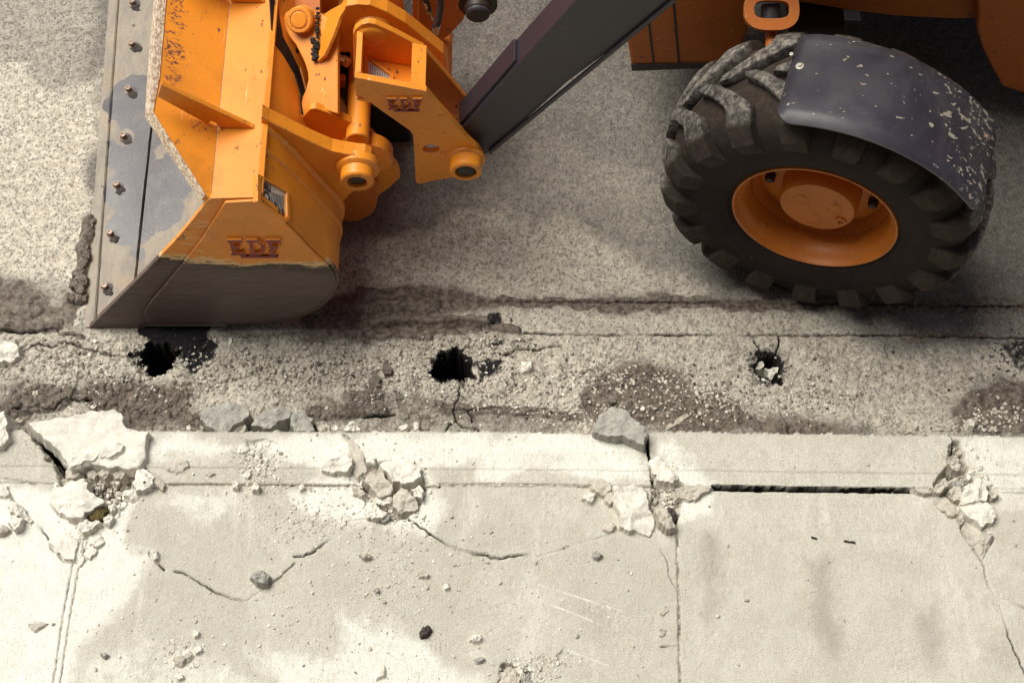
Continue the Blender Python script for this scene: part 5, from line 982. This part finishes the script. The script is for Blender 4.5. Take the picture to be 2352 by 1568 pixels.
# V shaped gusset, bright, with packed black grease in its valley
VN = norm((-.78, -.10, .62)); vp = Pn(728, 140, QP+QN*.01, QN)
plate('v_gusset', [(729, 142), (733, 40), (760, 22), (790, 6), (799, 10), (779, 42), (764, 84), (744, 128)], (vp, VN), .014, 'orange', cp, bevel=.002)
bm = bmesh.new(); rg = random.Random(5)
for k in range(46):
    v = 20+118*(k/46)**.62; wdt = 3 if v < 90 else 10; u = 729-(wdt*.5 if v > 90 else 0)+rg.uniform(-wdt, wdt)*.55
    if 42 < v < 62 and rg.random() < .5: continue
    pp = Pn(u, v, QP+QN*.012, QN); r_ = rg.uniform(.005, .010 if v < 90 else .014)
    bmesh.ops.create_icosphere(bm, subdivisions=1, radius=r_, matrix=Matrix.Translation(Vector(pp)) @ Matrix.Rotation(rg.random()*6, 4, 'X') @ Matrix.Diagonal((1, .8, .7, 1)))
mesh_bm('grease_lumps', bm, M['grease_shade'], cp, False, 0, 2, L0)
bm = bmesh.new()
for k in range(60):
    t = rg.random(); u = 640+50*t+rg.uniform(-8, 8)-12; v = 20+180*t+rg.uniform(-10, 10); v = min(v, 118)+0; pp = Pn(u-2, v, QP-QN*.05, QN)
    bmesh.ops.create_icosphere(bm, subdivisions=1, radius=rg.uniform(.006, .014), matrix=Matrix.Translation(Vector(pp)))
mesh_bm('grease_lumps', bm, M['grease_shade'], cp, False, 0, 2, L0)
# cross tube of the coupler and dark filler blocks behind it
t0, t1 = Py(821, 300, .50), Py(815, 120, .86)
plate('coupler_shade_block', [(848, 200), (940, 290), (944, 345), (930, 385), (905, 380), (885, 345), (850, 300)], ('y', .92), .3, 'hole', cp, bevel=.01)  # dark plate added in place of the deep shade behind the lever
rod('cross_tube', (t0[0], .47, t0[2]-.02), (t0[0]-.01, 1.9, t0[2]-.02), .043, 'orange', cp, 32)
plate('dark_gap_block', [(776, 120), (806, 118), (808, 140), (800, 300), (776, 262)], ('y', .80), .2, 'hole', cp, bevel=.004)  # dark block filling the gap beside the cross tube
z_ = t0[2]; rod('grease_fitting', Py(786, 196, .72), Py(786, 176, .72), .014, 'chassis', cp, 12); rod('grease_fitting', Py(787, 150, .72), Py(800, 133, .74), .02, 'chassis', cp, 12); rod('fitting_nut', Py(778, 131, .72), Py(790, 138, .72), .012, 'cable', cp, 6)
# big rounded rear bracket (third plate) with thick bright rim
br_px = [(744, 128), (764, 84), (779, 42), (795, 14), (820, 10), (850, 12), (889, 28), (931, 53), (965, 80), (1001, 110), (1018, 124), (1026, 138), (1029, 169), (1030, 230), (980, 300), (900, 260), (800, 200), (760, 190)]
plate('rounded_bracket', br_px, ('y', .80), .055, 'orange', cp, bevel=.004)
c = Py(857, 68, .80); lathe('bearing_ring', [(0, .075), (.012, .072), (.02, .065), (.02, .045)], c, (0, -1, 0), 'orange', cp, 40)
plate('rear_plate', [(640, -50), (780, -50), (778, 20), (778, 60), (735, 25), (730, -10)], ('y', 1.02), .03, 'orange', cp)
rod('lift_tube', Py(885, -60, 1.0), Py(905, 40, 1.0), .045, 'orange', cp)
plate('far_bracket', [(780, -80), (870, -80), (866, 4), (800, 6)], ('y', 1.05), .03, 'hole', cp)
# lever: two parallel EDF plates joined by cross plates
yf, yr = .42, .62
lev_px = [(814, 178), (979, 210), (1000, 236), (1040, 280), (1077, 323), (1100, 344), (1109, 358), (1108, 372), (1099, 386), (1080, 396), (1040, 408), (1001, 414), (962, 423), (955, 418), (952, 360), (949, 312), (942, 300), (880, 257), (823, 216), (815, 204)]
hole = [(990+20*math.cos(a), 342+9.5*math.sin(a)) for a in [2*math.pi*k/20 for k in range(20)]]
lever = plate('tilt_lever', lev_px, ('y', yf), .024, 'orange', loader, [hole], bevel=0)
lever['label'] = 'tilt lever of two parallel plates with red raised letters'
def pix(p):
    d = np.array(p)-CAM; z = d@FW; return 1176+F*(d@RT)/z, 784-F*(d@UP)/z
lr_px = [(812, 110), (811, 80), (816, 68), (830, 57), (846, 53), (862, 56), (900, 73), (973, 112), (980, 120), (1020, 166), (1074, 231), (1100, 262), (1090, 300), (1000, 300), (900, 260), (830, 210), (812, 176)]
plate('rear_lever_plate', lr_px, ('y', yr), .024, 'orange', lever, bevel=.003)
def wall_(name, u0, v0, u1, v1, thk, mat, nrm, ya_=yf+.0245, yb_=yr-.0005):
    """plate across the gap whose section is the segment (u0,v0)-(u1,v1) of the front plate's plane"""
    a = Py(u0, v0, yf); b = Py(u1, v1, yf); return poly3(name, [(a[0], ya_, a[2]), (b[0], ya_, b[2]), (b[0], yb_, b[2]), (a[0], yb_, a[2])], nrm, thk, mat, lever, .002)
wall_('end_plate', 815, 179, 817, 236, .02, 'orange', (-1, 0, .05))
wall_('cross_plate', 943, 206, 977, 212, .016, 'orange', (0, 0, 1))
a = Py(946, 206, yf); poly3('cross_block', [(a[0], yf+.03, a[2]-.02), (a[0], yr-.002, a[2]-.02), (a[0], yr-.002, a[2]-.30), (a[0], yf+.03, a[2]-.30)], (-1, 0, 0), .016, 'orange', lever, .002)
wall_('lever_floor', 818, 238, 960, 262, .016, 'orange', (0, 0, 1))
# lever nameplate on the floor
a = Pz(853, 168, Py(850, 243, yf)[2]); fa, fb = Py(818, 238, yf), Py(960, 262, yf); fn = norm((fa[2]-fb[2], 0, fb[0]-fa[0]))
PF = lambda u, v, o=.006: Pn(u, v, fa+fn*o, fn)
lp = poly3('nameplate', [PF(846, 132), PF(896, 170), PF(896, 190), PF(846, 176)], fn, .004, 'silver', lever, 0); lp['label'] = 'grey engraved nameplate'
bm = bmesh.new(); add_plate(bm, [PF(u, v, .016) for u, v in ((836, 122), (843, 126), (904, 170), (904, 192), (836, 174))], fn, .014, [[PF(u, v, .016) for u, v in ((846, 135), (896, 172), (895, 186), (846, 174))]]); mesh_bm('plate_frame', bm, M['orange'], lever, False, .001, 2, L0)
bm = bmesh.new()
for k in range(11):
    a = PF(850+k*4, 174+k*1.1, .0075); add_plate(bm, [a, a+e1*.05, a+e1*.05+np.array((.0014, 0, 0)), a+np.array((.0014, 0, 0))], fn, .0008)
mesh_bm('ruled_lines', bm, M['print'], lp, False, 0, 2, L0)
c = Py(853, 86, yr); lathe('pin_boss', [(0, .056), (.006, .052), (.010, .044), (.012, 0)], c, (0, -1, 0), 'orange', lever, 36)
c = Py(1077, 370, yf); lathe('pin_boss', [(0, .072), (.006, .070), (.010, .060), (.055, .058), (.060, .052), (.060, .040), (.03, .038), (.03, 0)], (c[0]-.01, yf, c[2]+.015), (0, -1, 0), 'orange', lever, 40)
lathe('pin', [(.0, .036), (.05, .036), (.054, .030), (.046, .018), (.046, 0)], (c[0]-.01, yf, c[2]+.015), (0, -1, 0), 'hole', lever, 28)
p = Py(888, 222, yf); q = Py(979, 250, yf); letters((p[0], p[2]), q[0]-p[0], .066, .010, lever, yf-.0005)
# ---- black lift arm (box section) between the lever plates, rising to the tower
yar = .47
armf = [(1098, 352), (1112, 357), (1124, 352), (1305, 188), (1443, 86), (1551, 0)]; armt = [(1060, 298), (1192, 146), (1324, 0)]
f3 = [Py(u, v, yar) for u, v in armf]; t3 = [Py(u, v, yar) for u, v in armt]
e_b = f3[-1]+(f3[-1]-f3[-2])*1.2; e_t = t3[-1]+(t3[-1]-t3[-2])*1.0; zt_ = max(e_t[2], e_b[2]+.25)
pts = f3+[e_b, (2.35, yar, e_b[2]+.15), (2.4, yar, zt_+.15), e_t]+t3[::-1]+[Py(1062, 330, yar)]
arm = poly3('lift_arm', pts, (0, -1, 0), .115, 'arm', loader, .006)
for k, (a, b) in enumerate(((0, 1), (1, 2))):      # top cover strip set back from the side plate edge
    pass
a, b = t3[0], t3[1]; dn = norm(np.cross(b-a, (0, 1, 0))); dn = dn if dn[2] > 0 else -dn
poly3('arm_cover', [a+dn*.012+(0, .018, 0), a+(b-a)*.97+dn*.012+(0, .018, 0), a+(b-a)*.97+dn*.012+(0, .11, 0), a+dn*.012+(0, .11, 0)], dn, .011, 'arm', arm, .002)
dd = norm(f3[4]-f3[3]); poly3('bottom_flange', [f3[2]+(0, -.012, 0), f3[-1]+(0, -.012, 0), f3[-1]+(0, -.012, .028), f3[2]+(0, -.012, .028)], (0, -1, 0), .0118, 'arm', arm, .003)
poly3('lift_arm', [(p[0], 1.75, p[2]) for p in [np.array(q) for q in pts]], (0, -1, 0), .115, 'arm', loader, .006)
# ---- hydraulics at the top of the frame
tube_path('hydraulic_hose', [Py(1010, -60, .95), Py(1012, 0, .95), Py(1008, 40, .93), Py(1001, 62, .92)], .013, 'hose', loader)
tube_path('hydraulic_hose', [Py(965, -50, .98), Py(978, 0, .98), Py(985, 25, .97)], .011, 'hose', loader)
rod('hose_fitting', Py(978, 5, .98), Py(986, 30, .97), .012, 'cable', loader, 12); tube_path('hose_fitting', [Py(986, 30, .97), Py(991, 40, .965), Py(992, 46, .965)], .006, 'cable', loader, 8)
rod('hose_fitting', Py(1005, 58, .92), Py(998, 78, .92), .013, 'cable', loader, 12); tube_path('hose_fitting', [Py(998, 78, .92), Py(991, 86, .92), Py(993, 94, .92)], .006, 'cable', loader, 8)
cy0 = Py(1000, 60, .95); rod('hydraulic_cylinder', (cy0[0], .88, cy0[2]-.35), (cy0[0], 1.3, cy0[2]-.35), .05, 'chassis', loader, 28)
plate('side_link', [(948, -60), (958, -60), (960, 110), (948, 96)], ('y', .98), .05, 'chassis', loader)
plate('rear_lever_plate', [(960, -80), (1080, -80), (1078, 20), (1062, 50), (1030, 84), (1010, 94), (960, 90)], ('y', 1.10), .04, 'chassis', loader, bevel=.004)
c = Py(1098, -5, 1.0); rod('link_pin', (c[0], 1.2, c[2]), (c[0], .985, c[2]), .066, 'chassis', loader, 36); lathe('pin_cap', [(0, .066), (.004, .072), (.02, .072), (.024, .05), (.05, .048), (.055, .043), (.055, 0)], (c[0], .985, c[2]), (0, -1, 0), 'hole', loader, 36)
lathe('pin_end', [(0, .044), (.012, .044), (.018, .038), (.018, 0)], (c[0], .932, c[2]), (0, -1, 0), 'hose', loader, 30)
# ---- front wheel, steered
PSI = R(17); yh, zh = .20, .60
hc = Py(1871, 497, yh); zh = hc[2]; WC = Vector((hc[0], yh, hc[2])); RW = Matrix.Translation(WC) @ Matrix.Rotation(-PSI, 4, 'Z')
TR = .598; TWD = .40        # tyre radius and width; local -Y is the outer face, y=0 at the rim flange
def wl_(bm, name, mat, parent, smooth=True, attrs=None):
    bm.transform(RW); o = mesh_bm(name, bm, M[mat], parent, False, 0, 2, L0); shade_auto(o, 40); return o
def wlathe(name, prof_, mat, parent, seg=72):
    bm = bmesh.new(); lathe(name, prof_, (0, 0, 0), (0, 1, 0), mat, parent, seg, bm); return wl_(bm, name, mat, parent)
wheel = wlathe('wheel', [(.13, 0), (.13, .16), (.135, .215), (.15, .235), (.12, .246), (.10, .252), (.135, .262), (.155, .262), (.155, .0)], 'rim', loader); wheel['label'] = 'steered front wheel with dusty chevron tyre'
wlathe('rim', [(.16, .262), (.10, .253), (.085, .256), (.05, .262), (.022, .270), (.012, .282), (-.004, .287), (-.014, .293), (-.014, .299), (-.004, .303), (.02, .300), (.06, .275), (.30, .262), (.34, .31), (.35, .30), (.30, .25), (.16, .25)], 'rim', wheel, 96)
hub = wlathe('hub_cap', [(.13, .145), (.06, .142), (.05, .138), (.040, .134), (.036, .122), (.036, 0)], 'rim', wheel, 64)
for a in (25, 150, 270):
    bm = bmesh.new(); lathe('x', [(.036, .030), (.030, .022), (.029, .0)], (.068*math.cos(R(a)), 0, .068*math.sin(R(a))), (0, 1, 0), 'rim', hub, 20, bm); wl_(bm, 'hub_boss', 'rim', hub)
bm = bmesh.new(); lathe('x', [(.036, .020), (.028, .020), (.026, .012), (.034, .010), (.034, 0)], (.102*math.cos(R(-22)), 0, .102*math.sin(R(-22))), (0, 1, 0), 'hole', hub, 18, bm); wl_(bm, 'drain_plug', 'chassis', hub)
for a in (52, 118, 180, 235, 305, 0):
    bm = bmesh.new(); lathe('x', [(.13, .020), (.105, .019), (.10, .014), (.10, 0)], (.19*math.cos(R(a)), 0, .19*math.sin(R(a))), (0, 1, 0), 'hole', wheel, 6, bm); wl_(bm, 'wheel_nut', 'hole', wheel)
# tyre: carcass + lugs as one mesh, with a vertex mask for dusty lug tops and muddy grooves
yc_ = TWD/2-.02
def carcass(s):       # s: -1 outer bead ... 0 centre ... 1 inner bead -> (y, r)
    pr = [(-1, -.006, .302), (-.955, -.012, .318), (-.95, -.020, .320), (-.93, -.022, .335), (-.90, -.030, .350), (-.895, -.034, .353), (-.88, -.034, .360), (-.875, -.032, .364), (-.84, -.036, .385), (-.74, -.036, .44), (-.66, -.022, .49), (-.56, .008, .527), (-.45, .045, .545), (-.25, .11, .556), (0, yc_, .562)]
    q = [p for p in pr]+[(-p[0], 2*yc_-p[1], p[2]) for p in pr[-2::-1]]
    a = [p[0] for p in q]; return np.interp(s, a, [p[1] for p in q]), np.interp(s, a, [p[2] for p in q])
V, Fq, AT = [], [], []
NS, NA = 81, 120; ss = np.linspace(-1, 1, NS)
for i in range(NA):
    t = 2*math.pi*i/NA
    for s_ in ss:
        y, r = carcass(s_); V.append((r*math.cos(t), y, r*math.sin(t))); AT.append((0, float(np.interp(abs(s_), (.42, .72), (1, .15))), 0, 1))
for i in range(NA):
    for j in range(NS-1): Fq.append((i*NS+j, i*NS+j+1, ((i+1) % NA)*NS+j+1, ((i+1) % NA)*NS+j))
NL = 17; pitch = 2*math.pi/NL
def lug(k, sg):
    """half chevron: from just past the centre line, sweeping to the shoulder and down the sidewall"""
    n = 16; cl = []
    for m in range(n+1):
        u = m/n
        s_ = sg*(-.02+.79*u); adv = pitch*(.98*(1-min(u/.55, 1))**1.1*1.0+.0)*.9; cl.append((s_, adv, u))
    b0 = len(V)
    for (s_, adv, u) in cl:
        hw = pitch*(.215+.03*u) if u > .05 else pitch*.13
        if u < .35: hw *= .92
        for side, hgt in ((-1.14, -.004), (-1, .034), (-.88, .0385), (0, .040), (.88, .0385), (1, .034), (1.14, -.004)):
            th = k*pitch+(0 if sg < 0 else pitch*.5)+adv+side*hw; ov = s_
            y, r = carcass(ov); ya_, ra_ = carcass(ov-.06); yb2_, rb_ = carcass(ov+.06); ty, tr = yb2_-ya_, rb_-ra_; L = math.hypot(ty, tr)+1e-9; ny, nr = -tr/L, ty/L
            hf = hgt*(1 if .04 < u < .93 else (.9 if u <= .04 else .45)) if hgt > 0 else hgt
            if u >= 1: hf = min(hf, 0)
            V.append(((r+nr*hf)*math.cos(th), y+ny*hf, (r+nr*hf)*math.sin(th))); top = hgt > .02
            AT.append((1.0*(top)*(1 if u < .66 else max(0, 1-(u-.66)/.08)), .6, 0, 1))
    w = 7
    for m in range(n):
        for q in range(w-1): a = b0+m*w+q; Fq.append((a, a+1, a+w+1, a+w))
    for m in (0, n): 
        a = b0+m*w; Fq.append((a, a+1, a+5, a+6)); Fq.append((a+1, a+2, a+4, a+5)); Fq.append((a+2, a+3, a+3, a+4)) if False else None
for k in range(NL): lug(k, -1); lug(k, 1)
Vw = np.array([tuple(RW @ Vector(v)-Vector(L0)) for v in V])
ty = mesh_np('tyre', Vw, Fq, M['tyre'], wheel, False, {'mask': AT})
bm = bmesh.new(); bm.from_mesh(ty.data); bmesh.ops.recalc_face_normals(bm, faces=bm.faces); bm.to_mesh(ty.data); bm.free(); shade_auto(ty, 28)
# mudguard: rolled sheet over the wheel
GR = .642; a0, a1 = R(110), R(33)    # local angle from +x (rear) ... measured counter-clockwise; front end, rear end
bm = bmesh.new(); NAg, NWg = 44, 16; y_o, y_i = -.068, .315; gv = []
def gpt(i, j, off=0):
    ta = i/NAg; tb = j/NWg; a = a0+(a1-a0)*ta; yy = y_o+(y_i-y_o)*tb
    # rounded corners: pull the ends in near the side edges
    ed = min(tb, 1-tb)*(y_i-y_o); ea = min(ta, 1-ta)*abs(a1-a0)*GR; rc = .05
    r = GR-.022*sstep(.03, 0, ed)-.004*sstep(.02, 0, ea)+off
    return a, yy, r, ed, ea
grid = {}
for i in range(NAg+1):
    for j in range(NWg+1):
        ta = i/NAg; tb = j/NWg; rc = .065
        # superellipse-style rounding of the rectangle's corners
        U = (ta-.5)*abs(a1-a0)*GR; W = (tb-.5)*(y_i-y_o); hu = abs(a1-a0)*GR/2; hw = (y_i-y_o)/2
        cu, cw = hu-rc, hw-rc
        if abs(U) > cu and abs(W) > cw:
            du, dw = abs(U)-cu, abs(W)-cw; m_ = max(du, dw); l_ = math.hypot(du, dw)+1e-9; k_ = m_/l_
            U = math.copysign(cu+du*k_, U); W = math.copysign(cw+dw*k_, W)
        a = (a0+a1)/2+(U/GR)*(-1 if a1 < a0 else 1); yy = (y_o+y_i)/2+W
        ed = min(hw-abs(W), hu-abs(U)); r = GR-.020*float(sstep(.028, 0, ed))
        grid[i, j] = (a, yy, r)
for f in (0, 1):
    for i in range(NAg+1):
        for j in range(NWg+1):
            a, yy, r = grid[i, j]; r -= .006*f; grid[i, j, f] = bm.verts.new((r*math.cos(a), yy, r*math.sin(a)))
for i in range(NAg):
    for j in range(NWg):
        for f in (0, 1): bm.faces.new([grid[i, j, f], grid[i+1, j, f], grid[i+1, j+1, f], grid[i, j+1, f]])
for i in range(NAg):
    for j in (0, NWg): bm.faces.new([grid[i, j, 0], grid[i+1, j, 0], grid[i+1, j, 1], grid[i, j, 1]])
for j in range(NWg):
    for i in (0, NAg): bm.faces.new([grid[i, j, 0], grid[i, j+1, 0], grid[i, j+1, 1], grid[i, j, 1]])
guard = wl_(bm, 'mudguard', 'guard', loader); guard['label'] = 'curved black mudguard splashed with dried mud'
def on_guard(u, v):       # nearest hit of the sight line on the rolled sheet
    r = ray(u, v); best = None
    for t in np.linspace(4.5, 7.5, 6001):
        q = RW.inverted() @ Vector(CAM+r*t)
        if math.hypot(q.x, q.z) < GR and -.07 < q.y < .33 and q.z > 0: return q
    return Vector((0, .1, GR))
for (u, v), s_ in (((1837, 153), 1.0), ((1818, 125), .5)):
    q = on_guard(u, v); bm = bmesh.new(); d_ = Vector((q.x, 0, q.z)).normalized()
    lathe('x', [(-.004, .014*s_), (.003, .014*s_), (.004, .007*s_), (.010*s_, .0065*s_), (.010*s_, 0)], q, d_, 'zinc', guard, 20, bm); wl_(bm, 'washer_bolt', 'zinc', guard)
q = on_guard(2268, 315); bm = bmesh.new(); lathe('x', [(-.004, .012), (.004, .011), (.006, 0)], q, Vector((q.x, 0, q.z)).normalized(), 'bolt', guard, 14, bm); wl_(bm, 'rusty_bolt', 'bolt', guard)
# guard stay
bm = bmesh.new(); add_plate(bm, [(.0, .28, .56), (.05, .28, .56), (.05, .28, .15), (.0, .28, .15)], (0, -1, 0), .012); wl_(bm, 'guard_stay', 'hose', guard)
# ---- body above and behind the wheel
def box(name, x0, x1, y0, y1, z0, z1, mat, parent, bev=.01):
    bm = bmesh.new(); add_plate(bm, [(x0, y0, z0), (x1, y0, z0), (x1, y0, z1), (x0, y0, z1)], (0, -1, 0), y1-y0); return mesh_bm(name, bm, M[mat], parent, False, bev, 3, L0)
yb_ = .98
nose = plate('front_weight', [(1439, 86), (1452, 70), (1480, 10), (1495, -60), (1730, -60), (1728, 20), (1718, 75), (1700, 115), (1660, 150), (1645, 152), (1500, 158), (1451, 160)], ('y', yb_), .75, 'chassis', loader, bevel=.012)
for (ua, va), (ub, vb) in (((1489, 43), (1503, 158)), ((1545, -20), (1560, 156))):
    a, b = Py(ua, va, yb_), Py(ub, vb, yb_); poly3('panel_gap', [(a[0]-.004, yb_-.0035, a[2]), (b[0]-.004, yb_-.0035, b[2]), (b[0]+.004, yb_-.0035, b[2]), (a[0]+.004, yb_-.0035, a[2])], (0, -1, 0), .003, 'hole', nose, 0)
poly3('scuff_plate', [(lambda p: (p[0], yb_-.006, p[2]))(Py(u, v, yb_)) for u, v in ((1449, 146), (1645, 143), (1646, 153), (1452, 161))], (0, -1, 0), .0055, 'hole', nose, .001)
# oval lifting eye with its steering rod
ec = Py(1773, 22, .80); eye = []
bm = bmesh.new(); un = norm((.0, -.45, .89)); ua_ = np.array((1.0, 0, 0)); ub_ = np.cross(un, ua_)
out = [ec+ua_*(.098*(abs(math.cos(t))**.72*math.copysign(1, math.cos(t))))+ub_*(.074*(abs(math.sin(t))**.8*math.copysign(1, math.sin(t)))) for t in [2*math.pi*k/40 for k in range(40)]]
inn = [ec+ua_*(.063*(abs(math.cos(t))**.6*math.copysign(1, math.cos(t))))+ub_*(.032*(abs(math.sin(t))**.7*math.copysign(1, math.sin(t)))) for t in [2*math.pi*k/40 for k in range(40)]]
add_plate(bm, out, un, .03, [inn]); le = mesh_bm('lifting_eye', bm, M['chassis'], loader, False, .005, 2, L0)
p0, p1 = Py(1771, 45, .86), Py(1772, 150, .52); rod('steering_rod', Py(1771, 60, .80), Py(1771, 140, .66), .021, 'chassis', loader); rod('rubber_boot', Py(1770, 10, .86), Py(1770, 74, .78), .034, 'hose', loader)
plate('axle_bracket', [(1835, -40), (1918, -40), (1916, 72), (1902, 74), (1838, 70), (1830, 20)], ('y', 1.15), .5, 'chassis', loader, bevel=.01)
box('axle_beam', 1.05, 1.30, .55, 2.1, .46, .60, 'hole', loader, .02)
fy = 1.12
plate('chassis_rail', [(1720, -60), (1720, -5), (1836, 6), (1960, 26), (2060, 38), (2180, 44), (2255, 40), (2262, -60)], ('y', fy), .16, 'chassis', loader, bevel=.008)
plate('chassis_post', [(2240, -70), (2246, 20), (2244, 70), (2256, 110), (2280, 160), (2302, 200), (2420, 240), (2460, -70)], ('y', 1.02), .5, 'chassis', loader, bevel=.012)
bl = plate('rear_bracket', [(1940, 46), (1978, 48), (1977, 78), (1942, 75)], ('y', .92), .05, 'hose', loader)
zb = 1.30
box('engine_hood', .50, 2.5, .98, 2.0, 1.02, 1.95, 'orange', loader, .06)
box('underbody', .9, 2.6, 1.42, 2.1, .30, 1.0, 'hole', loader, .02)
for src in [wheel]:
    w2 = src.copy(); COL.objects.link(w2); w2.location = (0, 2.05, 0)
    for ch in [c for c in src.children]:
        c2 = ch.copy(); COL.objects.link(c2); c2.parent = w2
box('operator_cab', 2.5, 3.9, .45, 2.3, .9, 2.75, 'hose', loader, .05)
box('loader_tower', 2.3, 2.5, .40, .60, .9, 2.1, 'chassis', loader, .02)
